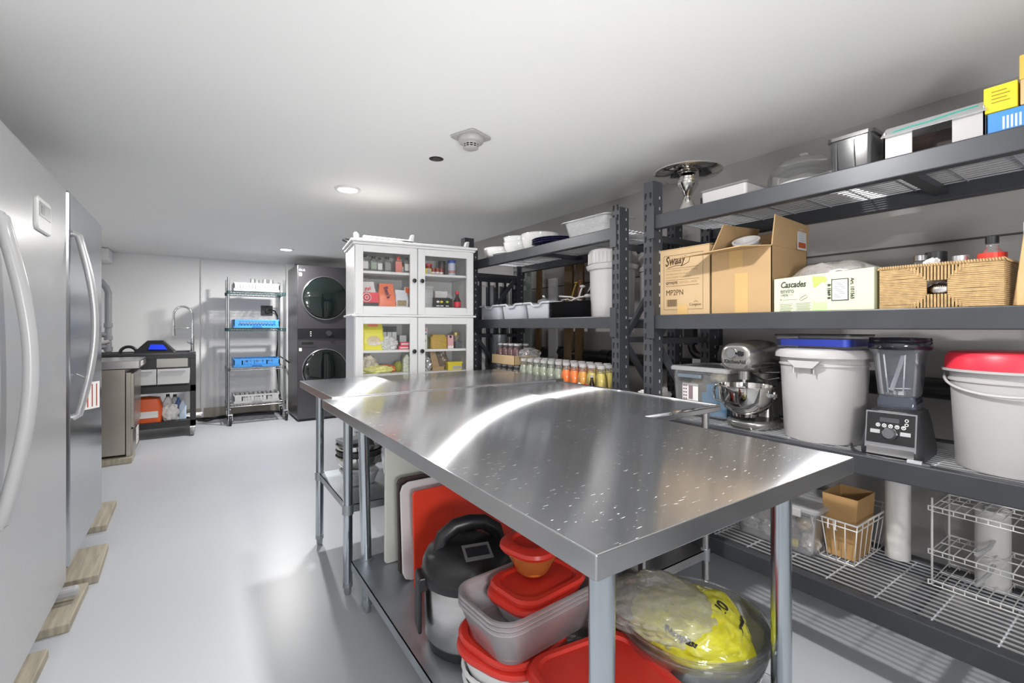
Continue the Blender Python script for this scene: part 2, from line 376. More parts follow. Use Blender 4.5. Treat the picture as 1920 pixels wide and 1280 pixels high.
# wooden blocks under the cold units
def block(x0, x1, y0, y1, z1, lab):
    o = B().box(-(x1-x0)/2, (x1-x0)/2, -(y1-y0)/2, (y1-y0)/2, 0, z1).out('wooden_block', WOOD, None, ((x0+x1)/2, (y0+y1)/2, 0), R(random.Random(lab).uniform(-2, 2)), bevel=.004)
    tag(o, lab, 'wood block', 'wooden blocks under the appliances')
block(-.80, -.41, 2.50, 2.86, .035, 'worn wooden block on the floor between white freezer and steel refrigerator')
block(-.80, -.385, 2.90, 3.30, .038, 'worn wooden block under the middle of the steel refrigerator')
block(-.80, -.445, 2.0, 2.35, .035, 'worn wooden block under the near end of the white freezer')
block(-.80, -.44, 3.62, 4.1, .035, 'wooden block beyond the far side of the steel refrigerator')
block(-1.0, -.47, 5.30, 5.60, .05, 'wooden block under the near side of the stainless dishwasher')
block(-1.0, -.50, 5.75, 6.00, .05, 'wooden block under the far side of the stainless dishwasher')

# undercounter dishwasher
t = T('undercounter_dishwasher', 'boxy stainless commercial undercounter dishwasher on wooden blocks', 'dishwasher', (-.46, 5.35, .05))
DW = mat('dishwasher_steel', (.46, .42, .37), .30, 1, var=.08, bump=.02, bscale=14)
B().box(-.60, -.06, 0, .66, .02, .78).out('body', DW, t, bevel=.004)
B().box(-.055, 0, .04, .64, .25, .74).out('door', DW, t, bevel=.006)
B().box(-.055, -.02, .0, .035, .0, .75).out('door_jamb', DW, t, bevel=.003)
B().box(-.62, .04, -.02, .68, .785, .855).out('top_panel', SS, t, bevel=.004)
B().box(-.055, -.01, .03, .65, .0, .235).out('kick_panel', DW, t, bevel=.004)
B().box(.0405, .043, .12, .30, .80, .84).out('control_label', PAP, t)
B().box(.043, .044, .19, .23, .805, .835).out('display', BLK, t)
b = B().box(-.009, -.0085, .30, .52, .04, .2)
b.out('data_plate', PAP, t)
b = B()
for i in range(7): b.box(-.0084, -.008, .32, .32+random.Random(i).uniform(.08, .18), .06+i*.02, .066+i*.02)
b.out('data_print', BINK, t)

# grey waste pipes in the corner
t = T('waste_pipe', 'grey plastic waste pipe rising in the far left corner', 'pipe', (-.83, 7.0, 0))
pts = [(0, 0, .5), (0, 0, 1.60), (-.02, 0, 1.66), (-.06, 0, 1.72), (-.22, 0, 1.86), (-.40, 0, 1.9)]
B().tube(pts, .032, 14).out('riser', PVC, t)
B().tube([(0, 0, 1.12), (-.38, 0, 1.12)], .03, 14).tube([(0, 0, .98), (-.38, 0, .98)], .03, 14).out('branch', PVC, t)
for z in (1.06, 1.20, .93): B().cyl(0, 0, z, z+.05, .040, 16).out('coupling', PVC, t)
tag(B().tube([(-.125, 0, 0), (0, 0, 0), (.12, 0, .03), (.25, -.02, .02), (.33, 0, .05)], .022, 12).out('drain_spout', WPL, None, (-1.12, 6.72, 1.0)), 'short white spout beside the grey waste pipe', 'pipe')

# ---------------------------------------------------------------- sink cart
t = T('sink_cart', 'black framed utility sink cart on casters with steel front', 'sink', (0, 6.3, 0))
X0, D = -.98, .62
for x, y in ((X0, 0), (-.055, 0), (X0, D), (-.055, D)): B().box(x, x+.055, y, y+.05, .11, .86).out('frame_leg', BLK, t, bevel=.003)
B().box(X0, 0, 0, D, .86, .905).out('top_frame', BLK, t, bevel=.003)
b = B().loft([(.46, .28, .03, 0), (.46, .28, .03, .02), (.42, .24, .03, .02), (.40, .22, .03, -.14), (.05, .05, .03, -.145)], 0, True, False, True)
b.out('basin', mat('sink_dark', (.05, .05, .055), .3), t, (X0+.5, .31, .905))
B().box(-.35, -.075, .0, .02, .768, .862).out('steel_fascia', mat('fascia_steel', (.30, .29, .27), .35, 1, var=.1), t)
B().box(X0+.05, -.055, .004, .02, .755, .86).out('front_panel', BLK, t)
for i, x in enumerate((-.93, -.635, -.345)):
    dd = B().box(x, x+.282, -.004, .3, .585, .75).out('drawer', mat('drawer_white', (.62, .62, .62), .3), t, bevel=.003)
    B().box(x+.03, x+.25, -.012, -.004, .722, .732).out('drawer_pull', GRY, dd)
B().box(X0, 0, 0, D, .49, .565).out('middle_shelf', BLK, t, bevel=.003)
B().box(X0, 0, 0, D, .11, .175).out('bottom_shelf', BLK, t, bevel=.003)
def caster(t, x, y, z, r=.04, m=BLK):
    c = B().lathe([(r*.35, -.014), (r*.9, -.014), (r, -.008), (r, .008), (r*.9, .014), (r*.35, .014)], 24).xf(Matrix.Translation((x, y, z+r)) @ Matrix.Rotation(PI/2, 4, 'Y')).out('caster', m, t)
    B().bar((x-.02, y, z+r), (x-.02, y+.02, z+r*2.1), .005, .03, up=(0, 1, 0)).bar((x+.02, y, z+r), (x+.02, y+.02, z+r*2.1), .005, .03, up=(0, 1, 0)).box(x-.024, x+.024, y, y+.045, z+r*2.05, z+r*2.25).tube([(x-.025, y, z+r), (x+.025, y, z+r)], .006, 8).out('fork', CHR, c)
for x, y in ((-.03, .0), (-.03, .58), (X0+.03, .0), (X0+.03, .58)): caster(t, x, y, 0, .045, mat('caster_grey', (.25, .25, .25), .5))
# faucet
t = T('spring_faucet', 'chrome spring neck kitchen faucet standing on the sink cart', 'faucet', (-.035, 6.68, .906))
B().lathe([(0, 0), (.028, 0), (.028, .012), (.019, .018), (.019, .16), (.014, .165), (.014, .2)], 20).out('base', CHR, t)
arc = [(0, 0, .2+.24*i/4) for i in range(5)]+[(-.09+.09*math.cos(PI*i/12), 0, .44+.10*math.sin(PI*i/12)) for i in range(1, 13)]+[(-.18, 0, .36), (-.18, 0, .31)]
B().tube(arc, .009, 10).out('neck', CHR, t)
A = [Vector(p) for p in arc]; cum = [0]
for i in range(1, len(A)): cum.append(cum[-1]+(A[i]-A[i-1]).length)
def along(s_):
    for i in range(1, len(A)):
        if s_ <= cum[i]:
            k = (s_-cum[i-1])/(cum[i]-cum[i-1]); return A[i-1].lerp(A[i], k), (A[i]-A[i-1]).normalized()
    return A[-1], (A[-1]-A[-2]).normalized()
coil = []; turns = 46
for i in range(turns*8):
    p, dd = along(.16+(cum[-1]-.18)*i/(turns*8)); sd = Vector((0, 1, 0)); up = sd.cross(dd); a = 2*PI*i/8
    coil.append(p+sd*.0135*math.cos(a)+up*.0135*math.sin(a))
B().tube(coil, .0022, 5).out('spring', CHR, t)
B().tube([(-.18, 0, .32), (-.18, 0, .20)], .015, 14, r1=.019).out('spray_head', CHR, t)
B().tube([(0, 0, .29), (-.18, 0, .29)], .005, 8).out('holder_arm', CHR, t)
B().tube([(-.0, -.015, .10), (-.05, -.06, .13)], .008, 8).out('lever', CHR, t)
# black hopper with blue inside
t = T('drain_cover', 'black trapezoid tub upside down with blue patch on the sink', 'tub', (-.37, 6.5, .928))
B().loft([(.185, .12, .02, 0), (.18, .115, .02, .01), (.075, .06, .015, .125), (.07, .055, .015, .13)], 0, False).out('shell', BLK, t, bevel=.004)
B().add([(-.06, -.118, .035), (.11, -.118, .03), (.07, -.085, .085), (-.04, -.082, .09)], [(0, 1, 2, 3)]).out('blue_patch', mat('patch_blue', (.01, .05, .85), .4), t)
tag(B().tube([(.07*math.cos(PI*i/10), 0, .07*math.sin(PI*i/10)) for i in range(11)], .016, 10).out('black_hose', BLK, None, (-.60, 6.45, .925)), 'black hose loop at the left end of the sink cart', 'hose')
# shelf items on the sink cart
t = T('orange_tub', 'orange plastic tub with white label on the sink cart shelf', 'tub', (-.46, 6.45, .176))
B().loft([(.15, .11, .03, 0), (.155, .115, .03, .16), (.13, .10, .03, .25), (.05, .04, .02, .27)]).out('tub_body', ORG, t)
B().box(-.11, .12, -.1165, -.1155, .05, .12).out('tub_label', PAP, t)
def jug(x, y, z, h, m, capm, lab, r=.05):
    t = T('cleaner_bottle', lab, 'bottle', (x, y, z))
    B().loft([(r, r*.7, r*.4, 0), (r, r*.7, r*.4, h*.65), (r*.5, r*.4, r*.3, h*.85), (r*.35, r*.35, r*.3, h*.9)]).out('bottle_body', m, t)
    B().cyl(0, 0, h*.88, h, r*.35, 14).out('cap', capm, t)
jug(-.26, 6.48, .176, .28, CLM, BLK, 'clear jug with black cap behind the white cloth on the cart')
jug(-.20, 6.58, .176, .26, CLM, BLK, 'second clear jug at the back of the sink cart shelf')
jug(-.125, 6.43, .176, .22, mat('bottle_paleblue', (.55, .66, .80), .4), WPL, 'white and pale blue cleaner bottle on the sink cart shelf', .035)
jug(-.165, 6.52, .176, .23, mat('bottle_blue', (.05, .12, .42), .35), BLU, 'dark blue cleaner bottle behind the pale bottle', .035)
tag(crumple(.07, .05, .10, 3, .5).out('white_cloth', PAP, None, (-.235, 6.40, .176)), 'crumpled white cloth draped beside the jugs on the cart', 'cloth')
tag(crumple(.08, .06, .025, 5, .5).out('paper_wad', PAP, None, (-.03, 6.5, .176)), 'flat white rag at the right end of the cart shelf', 'cloth')

# ---------------------------------------------------------------- chrome wire rack with dish crates
WX0, WX1, WY0, WY1 = .33, .95, 6.68, 7.12
t = T('wire_shelving_unit', 'chrome wire shelving unit on casters against the far wall', 'shelf', (0, 0, 0))
TEAL = mat('rack_epoxy', (.04, .09, .09), .35, .4)
for x in (WX0, WX1):
    for y in (WY0, WY1):
        B().cyl(x, y, .12, 1.82, .0135, 14).out('post', mat('post_chrome', (.42, .43, .44), .25, .9), t)
def wshelf(z, m):
    b = B()
    for y in (WY0, WY1):
        b.tube([(WX0, y, z), (WX1, y, z)], .0045, 6); b.tube([(WX0, y, z-.03), (WX1, y, z-.03)], .0045, 6)
        k = 10
        for i in range(k):
            x = WX0+(WX1-WX0)*i/k; dx = (WX1-WX0)/k
            b.bar((x, y, z), (x+dx/2, y, z-.03), .004, .004); b.bar((x+dx/2, y, z-.03), (x+dx, y, z), .004, .004)
    for x in (WX0, WX1):
        b.tube([(x, WY0, z), (x, WY1, z)], .0045, 6); b.tube([(x, WY0, z-.03), (x, WY1, z-.03)], .0045, 6)
    for i in range(1, 24): x = WX0+(WX1-WX0)*i/24; b.bar((x, WY0, z+.002), (x, WY1, z+.002), .003, .003)
    for x in (WX0, WX1):
        for y in (WY0, WY1): b.cyl(x, y, z-.035, z+.005, .021, 12)
    b.out('wire_shelf', m, t)
for z, m in ((1.65, TEAL), (1.19, TEAL), (.70, mat('shelf_chrome', (.5, .5, .5), .2, 1)), (.25, MC['shelf_chrome'])): wshelf(z, m)
for x in (WX0, WX1):
    for y in (WY0, WY1): caster(t, x+.02, y-.03, 0, .060)
def crate(m, lab, z, kind):
    t = T('dish_crate', lab, 'dish rack', (.64, 6.87, z+.0065))
    h = .105; hx = .255; hy = .20
    b = B()
    b.box(-hx, hx, -hy, -hy+.012, 0, .03).box(-hx, hx, -hy, -hy+.012, h-.02, h).box(-hx, hx, hy-.012, hy, 0, .03).box(-hx, hx, hy-.012, hy, h-.02, h)
    b.box(-hx, -hx+.012, -hy, hy, 0, .03).box(-hx, -hx+.012, -hy, hy, h-.02, h).box(hx-.012, hx, -hy, hy, 0, .03).box(hx-.012, hx, -hy, hy, h-.02, h)
    for sx in (-1, 1):
        b.box(sx*hx-(.05 if sx > 0 else 0), sx*hx+(.05 if sx < 0 else 0), -hy, -hy+.012, .03, h-.02).box(sx*hx-(.05 if sx > 0 else 0), sx*hx+(.05 if sx < 0 else 0), hy-.012, hy, .03, h-.02)
        b.box(sx*hx-(.012 if sx > 0 else 0), sx*hx+(.012 if sx < 0 else 0), -hy, hy, .03, h-.02)
    n = 12
    for yy in (-hy+.001, hy-.011):
        for i in range(n+1):
            x = -hx+.05+(2*hx-.1)*i/n
            if kind == 'hex':
                dx = (2*hx-.1)/n*.5
                b.bar((x-dx, yy+.004, .03), (x+dx, yy+.004, h-.02), .006, .005, up=(0, 1, 0)); b.bar((x+dx, yy+.004, .03), (x-dx, yy+.004, h-.02), .006, .005, up=(0, 1, 0))
            elif kind == 'window' and i < n:
                b.box(x, x+(.02 if i in (1, 3, 7, 9) else (.05 if i in (0, 11, 4, 8) else .008)), yy, yy+.01, .03, h-.02)
            elif kind == 'plain': b.box(x-.02, x+.022, yy, yy+.01, .03, h-.02)
    for i in range(1, 10): b.box(-hx+2*hx*i/10-.002, -hx+2*hx*i/10+.002, -hy+.012, hy-.012, .006, .012)
    for i in range(1, 8): b.box(-hx+.012, hx-.012, -hy+2*hy*i/8-.002, -hy+2*hy*i/8+.002, .006, .05 if kind != 'plain' else .012)
    b.out('crate_body', m, t, bevel=.0015)
    dk = mat('crate_grip_blue', (.02, .12, .36), .5) if m is BLU else mat('crate_grip_grey', (.30, .30, .31), .5)
    B().prism([(-.06, .0), (.06, .0), (.05, .024), (-.05, .024)], -hy-.004, -hy).out('hand_grip', dk, t)
    return t
WCR = mat('crate_white', (.50, .50, .50), .45)
crate(WCR, 'white dish crate holding upturned glasses on the top wire shelf', 1.65, 'plain')
crate(BLU, 'blue dish crate with honeycomb sides on the second wire shelf', 1.19, 'hex')
crate(BLU, 'blue dish crate with open cell sides on the third wire shelf', .70, 'window')
crate(WCR, 'white dish crate with square openings on the lowest wire shelf', .25, 'window')
gl = [(0, 0), (.026, 0), (.034, .10), (.032, .10), (.024, .006), (0, .006)]
g0 = tag(B().lathe([(r, .158-z) for r, z in gl], 18).out('drinking_glass', CLG, None, (.60, 6.78, 1.668)), 'upturned glass left of centre in the top white crate', 'glass', 'upturned glasses in the top crate')
for x, y, lb in ((.74, 6.78, 'upturned glass right of centre in the top white crate'), (.81, 6.80, 'rightmost upturned glass in the top white crate'), (.66, 6.90, 'upturned glass at the back of the top white crate')):
    dup(g0, (x, y, 1.668), lb)
for i in range(9):
    g = B().lathe(gl, 14).out('drinking_glass', CLG, None, (.44+.05*i, 6.80+.09*(i % 2), .2685))
    tag(g, '%s small upright glass from the left in the lowest white crate' % ORD[i], 'glass', 'glasses in the lowest crate')
for i in range(7):
    g = B().lathe([(0, 0), (.022, 0), (.03, .065), (.027, .065), (.02, .005), (0, .005)], 14).out('drinking_cup', CLG, None, (.45+.06*i, 6.85, .7185))
    tag(g, '%s clear cup from the left in the blue open cell crate' % ORD[i], 'glass', 'cups in the third shelf crate')

# outlet, plug and cord
t = T('wall_outlet', 'large dark appliance outlet on the far wall behind the wire shelves', 'outlet', (.84, 7.499, 1.445))
B().box(-.075, .075, -.02, 0, -.07, .07).out('cover_plate', mat('outlet_grey', (.06, .06, .06), .45), t, bevel=.004)
p = B().cyl(0, 0, 0, .045, .035, 18).xf(Matrix.Translation((.01, -.02, 0)) @ Matrix.Rotation(PI/2, 4, 'X')).out('plug', BLK, t)
B().tube([(.01, -.06, 0), (.05, -.08, .01), (.10, -.06, -.01), (.14, -.04, -.10), (.145, -.03, -.4), (.12, -.03, -.7), (.14, -.04, -1.0), (.18, -.05, -1.3), (.2, -.06, -1.43)], .010, 8).out('cord', BLK, t)
for i, (pts, lb) in enumerate((([(.0, 7.3, .015), (.2, 7.25, .015), (.35, 7.35, .015), (.7, 7.4, .015), (1.0, 7.3, .015)], 'black drain hose lying on the floor behind the wire shelving'),
                    ([(.02, 7.2, .012), (.12, 7.1, .012), (.2, 7.2, .012), (.5, 7.3, .012), (.9, 7.2, .012)], 'thin dark cable lying on the floor under the wire shelving'))):
    tag(B().tube(pts, .014-.004*i, 8).out('floor_hose', BLK), lb, 'hose')
tag(B().tube([(1.17, 7.30, .0), (1.17, 7.30, 1.9)], .012, 8).out('supply_pipe', PVC), 'thin vertical supply pipe beside the laundry tower', 'pipe')
tag(B().tube([(1.05, 7.33, .75), (1.10, 7.1, .70), (1.03, 7.0, .74), (.98, 7.3, .8)], .008, 8).out('washer_cord', BLK), 'black cord looping between wire shelving and laundry tower', 'cord')

# ---------------------------------------------------------------- laundry tower
t = T('laundry_tower', 'dark grey stacked washer and dryer tower with round glass doors', 'washer', (1.065, 6.42, 0))
B().box(0, .66, 0, .72, .03, 2.0).out('body', DST, t, bevel=.008)
B().box(.003, .657, -.012, 0, 1.06, 1.19).out('control_panel', mat('panel_black', (.015, .015, .018), .2), t, bevel=.003)
B().box(.02, .22, -.006, 0, .955, 1.035).out('detergent_drawer', DST, t, bevel=.003)
B().box(.05, .19, -.009, -.006, .985, 1.015).out('drawer_recess', HOLE, t)
def wdoor(z, nm):
    M = Matrix.Translation((.335, 0, z)) @ Matrix.Rotation(PI/2, 4, 'X')
    d = B().lathe([(.285, 0), (.285, .015), (.275, .022), (.268, .015)], 56).xf(M).out('door', mat('door_ring', (.34, .34, .35), .2, .9), t, label=nm)
    B().lathe([(.268, .014), (.262, .03), (.24, .036), (.12, .045), (0, .048)], 56).xf(M).out('door_glass', DGL, d)
wdoor(1.587, 'upper dryer door'); wdoor(.64, 'lower washer door')
B().cyl(0, 0, 0, .02, .035, 24).xf(Matrix.Translation((.38, -.012, 1.125)) @ Matrix.Rotation(PI/2, 4, 'X')).out('dial', DST, t)
b = B()
for i in range(3): b.box(.15, .165, -.0135, -.012, 1.09+i*.025, 1.10+i*.025)
b.out('indicator', PAP, t)
text('LG', .035, GRY, t, (.05, -.001, 1.925)); B().cyl(0, 0, 0, .0008, .013, 16).xf(Matrix.Translation((.033, -.0002, 1.937)) @ Matrix.Rotation(PI/2, 4, 'X')).out('logo_disc', GRY, t)
for z in (1.86, .90): B().box(.02, .053, -.001, 0, z, z+.04).out('sticker', PAP, t)
B().box(.02, .64, .02, .70, 0, .03).out('foot_base', BLK, t)

# ================================================================ WORKTABLES
def table(lab, x0, x1, y0, y1, zt, sz, legs, th=.036, r=.0205, casters=False, shelf=True, lip=False):
    t = T('worktable', lab, 'table', (0, 0, 0), 0)
    o = B().box(x0, x1, y0, y1, zt-th, zt).out('tabletop', [TOP, EDGE], t, bevel=.002)
    for p in o.data.polygons: p.material_index = 0 if p.normal.z > .5 else 1
    if lip:
        b = B()
        for p, q in (((x0, y0+.004, zt), (x1-.004, y0+.004, zt)), ((x1-.004, y0+.004, zt), (x1-.004, y1, zt))): b.tube([p, q], .006, 8)
        b.out('rolled_rim', CHR, t)
    for (tx, ty), (fx, fy) in legs:
        f0 = .16 if casters else .0
        l = B().tube([(fx, fy, f0+.05), (tx, ty, zt-th)], r, 22).out('leg', LEGM if not casters else SS, t)
        if casters:
            B().cyl(fx, fy, .12, .16, .028, 20).out('collar', SS, l)
        else:
            B().lathe([(0, 0), (.012, 0), (.016, .012), (.016, .03), (r*1.02, .035), (r*1.02, .055), (0, .055)], 20, fx, fy).out('foot', GALV, l)
    xs = [l[1][0] for l in legs]; ys = [l[1][1] for l in legs]
    sx0, sx1, sy0, sy1 = min(xs)-.005, max(xs)+.005, min(ys)-.005, max(ys)+.005
    s = B().box(sx0, sx1, sy0, sy1, sz-.003, sz).box(sx0, sx0+.003, sy0, sy1, sz-.035, sz).box(sx1-.003, sx1, sy0, sy1, sz-.035, sz).box(sx0, sx1, sy0, sy0+.003, sz-.035, sz).box(sx0, sx1, sy1-.003, sy1, sz-.035, sz)
    u = s.out('undershelf', GALV if not casters else SS, t)
    for (tx, ty), (fx, fy) in legs: B().cyl(fx+(tx-fx)*sz/zt, fy+(ty-fy)*sz/zt, sz-.04, sz+.004, r+.004, 22).out('shelf_collar', GALV, u)
    return t
# three tables pushed together: the longest stands nearest the camera
table('long stainless steel worktable nearest the camera', .432, 1.247, .440, 2.035, .903, .23,
      [((.5375, .535), (.5375, .535)), ((1.11, .535), (1.11, .535)), ((.575, 1.95), (.598, 1.968)), ((1.12, 1.95), (1.12, 1.95))], r=.0215)
table('stainless steel worktable set crosswise in front of the white cabinet', .472, 1.745, 2.04, 2.775, .908, .40,
      [((.568, 2.152), (.566, 2.150)), ((.568, 2.725), (.566, 2.728)), ((1.65, 2.15), (1.65, 2.15)), ((1.65, 2.72), (1.65, 2.72))], r=.0205)
t3 = table('narrow stainless prep table on casters between worktable and black rack', 1.252, 1.705, 1.052, 2.032, .893, .325,
      [((1.665, 1.09), (1.665, 1.09)), ((1.665, 1.99), (1.665, 1.99)), ((1.29, 1.99), (1.29, 1.99)), ((1.29, 1.09), (1.29, 1.09))], th=.022, r=.0135, casters=True, lip=True)
for x, y in ((1.665, 1.09), (1.665, 1.99), (1.29, 1.99), (1.29, 1.09)):
    M = Matrix.Translation((x+.025, y, .055)) @ Matrix.Rotation(R(35), 4, 'Z') @ Matrix.Rotation(PI/2, 4, 'X')
    c = B().lathe([(.01, -.016), (.05, -.016), (.055, -.010), (.055, .010), (.05, .016), (.01, .016)], 28).lathe([(0, -.018), (.03, -.018), (.03, .018), (0, .018)], 20, mi=1).xf(M).out('caster', [mat('caster_rubber', (.16, .16, .16), .6), GRY], t3)
    B().box(x-.028, x+.03, y-.028, y+.028, .112, .124).bar((x+.01, y-.026, .115), (x+.03, y-.02, .055), .035, .004, up=(0, 1, 0)).bar((x+.01, y+.026, .115), (x+.03, y+.02, .055), .035, .004, up=(0, 1, 0)).out('caster_fork', SS, c)
    B().box(x+.02, x+.09, y-.04, y-.005, .100, .115).out('brake_pedal', BLK, c)

# ================================================================ BLACK STORAGE RACKS
def rack(lab, x0, x1, y0, y1, ztop, beams, bh=.066, pw=.055, pd=.07, wire_dark=False):
    t = T('storage_rack', lab, 'shelf rack', (0, 0, 0))
    for (px, sx) in ((x0, 1), (x1-pd, 1)):
        for py in (y0, y1-pw):
            b = B().box(px, px+pd, py, py+pw, 0, ztop)
            k = int(min(ztop, 1.83)/.052)
            for i in range(k):
                z = .05+i*.052
                for dy in (.008, pw-.020):
                    fx = px-.0006 if px == x0 else px-.0006
                    tz = 1 if dy < .02 else -1
                    a0 = py+dy
                    b.add([(fx, a0, z+.030), (fx, a0+.013, z+.030), (fx, a0+(.009 if tz > 0 else .013), z), (fx, a0+(0 if tz > 0 else .005), z)], [(0, 1, 2, 3)], 1)
                b.add([(px+.045, py-.0006, z), (px+.053, py-.0006, z), (px+.053, py-.0006, z+.014), (px+.045, py-.0006, z+.014)], [(0, 1, 2, 3)], 2)
            b.box(px-.004, px+pd+.004, py-.004, py+pw+.004, 0, .012, 0)
            b.out('post', [RK, HOLE, WIRE], t)
    for z in beams:
        for bx in (x0+.008, x1-.048):
            bb = B().box(bx, bx+.04, y0+pw, y1-pw, z-bh, z).out('beam', RK, t, bevel=.004)
            bxx = x0-.005 if bx < (x0+x1)/2 else x1+.001
            B().box(bxx, bxx+.004, y0+.022, y0+pw+.01, z-bh-.045, z+.045).out('beam_bracket', RK, bb)
            B().box(bxx, bxx+.004, y1-pw-.01, y1-.022, z-bh-.045, z+.045).out('beam_bracket', RK, bb)
        n = 2
        for i in range(1, n):
            y = y0+(y1-y0)*i/n
            B().box(x0+.045, x1-.045, y-.02, y+.02, z-.045, z-.022).out('cross_support', RK, t)
        b = B(); nw = int((x1-x0-.1)/.030)
        for i in range(nw+1):
            x = x0+.05+(x1-x0-.10)*i/nw
            b.bar((x, y0+pw*.5, z-.009), (x, y1-pw*.5, z-.009), .0044, .0044)
        k = int((y1-y0)/.15)
        for i in range(k+1):
            y = y0+.04+(y1-y0-.08)*i/k
            b.bar((x0+.02, y, z-.013), (x1-.02, y, z-.013), .0045, .0045)
        b.out('wire_deck', WIRE, t)
    for y in (y0+pw/2, y1-pw/2):
        b = B()
        zz = [.12, .62, 1.12, 1.62] if ztop > 1.7 else [.12, .6, 1.1]
        for i, z in enumerate(zz):
            b.box(x0+pd, x1-pd, y-.012, y+.012, z, z+.03)
            if i < len(zz)-1:
                b.bar((x0+pd, y, z+.03), (x1-pd, y, zz[i+1]), .022, .03) if i % 2 == 0 else b.bar((x1-pd, y, z+.03), (x0+pd, y, zz[i+1]), .022, .03)
        b.out('end_brace', RK, t)
    return t
ZB = [.312, .782, 1.260, 1.736]
rack('black steel storage rack on the right holding mixer, blender and white buckets', 1.80, 2.33, -.45, 1.51, 1.90, ZB)
rack('black steel storage rack farther back holding grey tubs and jars', 1.838, 2.368, 1.70, 3.36, 1.835, [.312, .782, 1.262, 1.738])
S1, S2, S3, S4 = .306, .776, 1.254, 1.730     # deck levels

# black drain pipe along the right wall
t = T('drain_pipe', 'thick black drain pipe running along the right wall behind the racks', 'pipe', (0, 0, 0))
B().tube([(2.455, -.9, .935), (2.455, 3.45, 1.0)], .042, 18).out('pipe_run', BLK, t)
for y in (2.35, 2.9, .75): B().tube([(2.455, y, .965+(y-1.0)*.0149), (2.455, y+.09, .967+(y-1.0)*.0149)], .052, 18).out('coupling', BLK, t)
B().tube([(2.44, 3.42, .99), (2.42, 3.46, .90), (2.41, 3.47, .0)], .042, 18).out('pipe_bend', BLK, t)

# ================================================================ WHITE GLASS-DOOR CABINET
CABR = -R(7.6)
cab = T('display_cabinet', 'tall white cabinet with four glass doors and black knobs', 'cabinet', (.884, 3.2, 0), CABR)
CW, CD, CH, CM = .862, .43, 1.765, 1.272
b = B()
b.box(0, .02, 0, CD, 0, CH).box(CW-.02, CW, 0, CD, 0, CH).box(.02, CW-.02, CD-.012, CD, .05, CH).box(CW/2-.010, CW/2+.010, .02, CD-.012, .08, CH)
for z in (.06, .46, .862, 1.025, 1.265, 1.332, 1.575, CH-.02): b.box(.02, CW-.02, .022 if z not in (1.265,) else 0, CD-.012, z, z+.018)
b.box(-.0, CW, -.001, .022, 0, .06)
b.out('carcass', WH, cab, bevel=.002)
B().box(-.025, CW+.025, -.035, CD, CH+.018, CH+.035).box(-.012, CW+.012, -.02, CD, CH, CH+.018).out('cornice', WH, cab, bevel=.005)
B().box(-.02, CW+.02, -.028, CD-.004, CH+.0352, CH+.0362).out('bounce_sheet', mat('bounce_sheet_dark', (.10, .09, .08), .8, var=.15, vscale=6), cab)  # added unseen dark sheet, cuts lamp bounce from cabinet top to ceiling
B().box(-.018, CW+.018, -.025, CD, 1.276, 1.290).out('waist_moulding', WH, cab, bevel=.004)
def cdoor(x0, x1, z0, z1, kx, kz, glass=True):
    f = .052; b = B()
    b.box(x0, x0+f, -.022, -.002, z0, z1).box(x1-f, x1, -.022, -.002, z0, z1).box(x0+f, x1-f, -.022, -.002, z0, z0+f).box(x0+f, x1-f, -.022, -.002, z1-f*.9, z1)
    d = b.out('door', WH, cab, bevel=.003)
    B().box(x0+f-.004, x1-f+.004, -.013, -.010, z0+f-.004, z1-f+.006).out('glass_pane', PANE, d)
    B().lathe([(0, 0), (.006, 0), (.006, .012), (.014, .016), (.0155, .022), (.013, .028), (0, .03)], 20).xf(Matrix.Translation((kx, -.022, kz)) @ Matrix.Rotation(PI/2, 4, 'X')).out('knob', BLK, d)
h = CW/2
cdoor(.004, h-.002, 1.292, 1.763, h-.028, 1.532); cdoor(h+.002, CW-.004, 1.292, 1.763, h+.028, 1.532)
cdoor(.004, h-.002, .50, 1.272, h-.028, 1.032); cdoor(h+.002, CW-.004, .50, 1.272, h+.028, 1.032)
cdoor(.004, h-.002, .07, .49, h-.028, .40); cdoor(h+.002, CW-.004, .07, .49, h+.028, .40)
CMX = Matrix.Translation((.884, 3.2, 0)) @ Matrix.Rotation(CABR, 4, 'Z')
def cw(x, y, z): p = CMX @ Vector((x, y, z)); return (p.x, p.y, p.z)
# --- spice bottles, top left shelf
SZ = 1.593
def spice(x, y, z, r, hh, body, capm, lab, labm=PAP, square=True):
    t = T('spice_bottle', lab, 'bottle', cw(x, y, z), CABR, 'spice bottles on the upper shelf')
    q = r*.25 if square else r
    B().loft([(r*.9, r*.9, q, 0), (r, r, q, .004), (r, r, q, hh*.68), (r*.5, r*.5, q, hh*.78), (r*.5, r*.5, q, hh*.84)]).out('bottle_body', body, t)
    B().cyl(0, 0, hh*.82, hh, r*.58, 16).out('cap', capm, t)
    B().box(-r*.8, r*.8, -r-.001, -r, hh*.16, hh*.58).out('paper_label', labm, t)
CLSP = clear('spice_glass', (.35, .38, .33), .45, .08)
spice(.083, .09, SZ, .025, .118, CLSP, BLK, 'square spice bottle with black cap, leftmost in the cabinet')
spice(.143, .09, SZ, .024, .112, CLSP, BLK, 'rounder herb bottle with black cap, second from the left', mat('label_herb', (.35, .40, .33), .6))
spice(.186, .09, SZ, .019, .105, CLSP, BLK, 'small narrow spice bottle with white label, third from the left')
spice(.240, .09, SZ, .023, .112, CLSP, BLK, 'spice bottle with black and white label, fourth from the left', mat('label_bw', (.30, .30, .28), .6))
spice(.318, .09, SZ, .024, .118, mat('spice_pink', (.75, .28, .20), .4), mat('cap_red', (.8, .06, .04), .35), 'spice bottle filled with pink powder under a red cap', mat('label_pink', (.8, .22, .2), .5))
spice(.350, .13, SZ, .020, .085, mat('spice_brown', (.35, .14, .05), .4), BLK, 'short brown spice bottle behind the pink one')
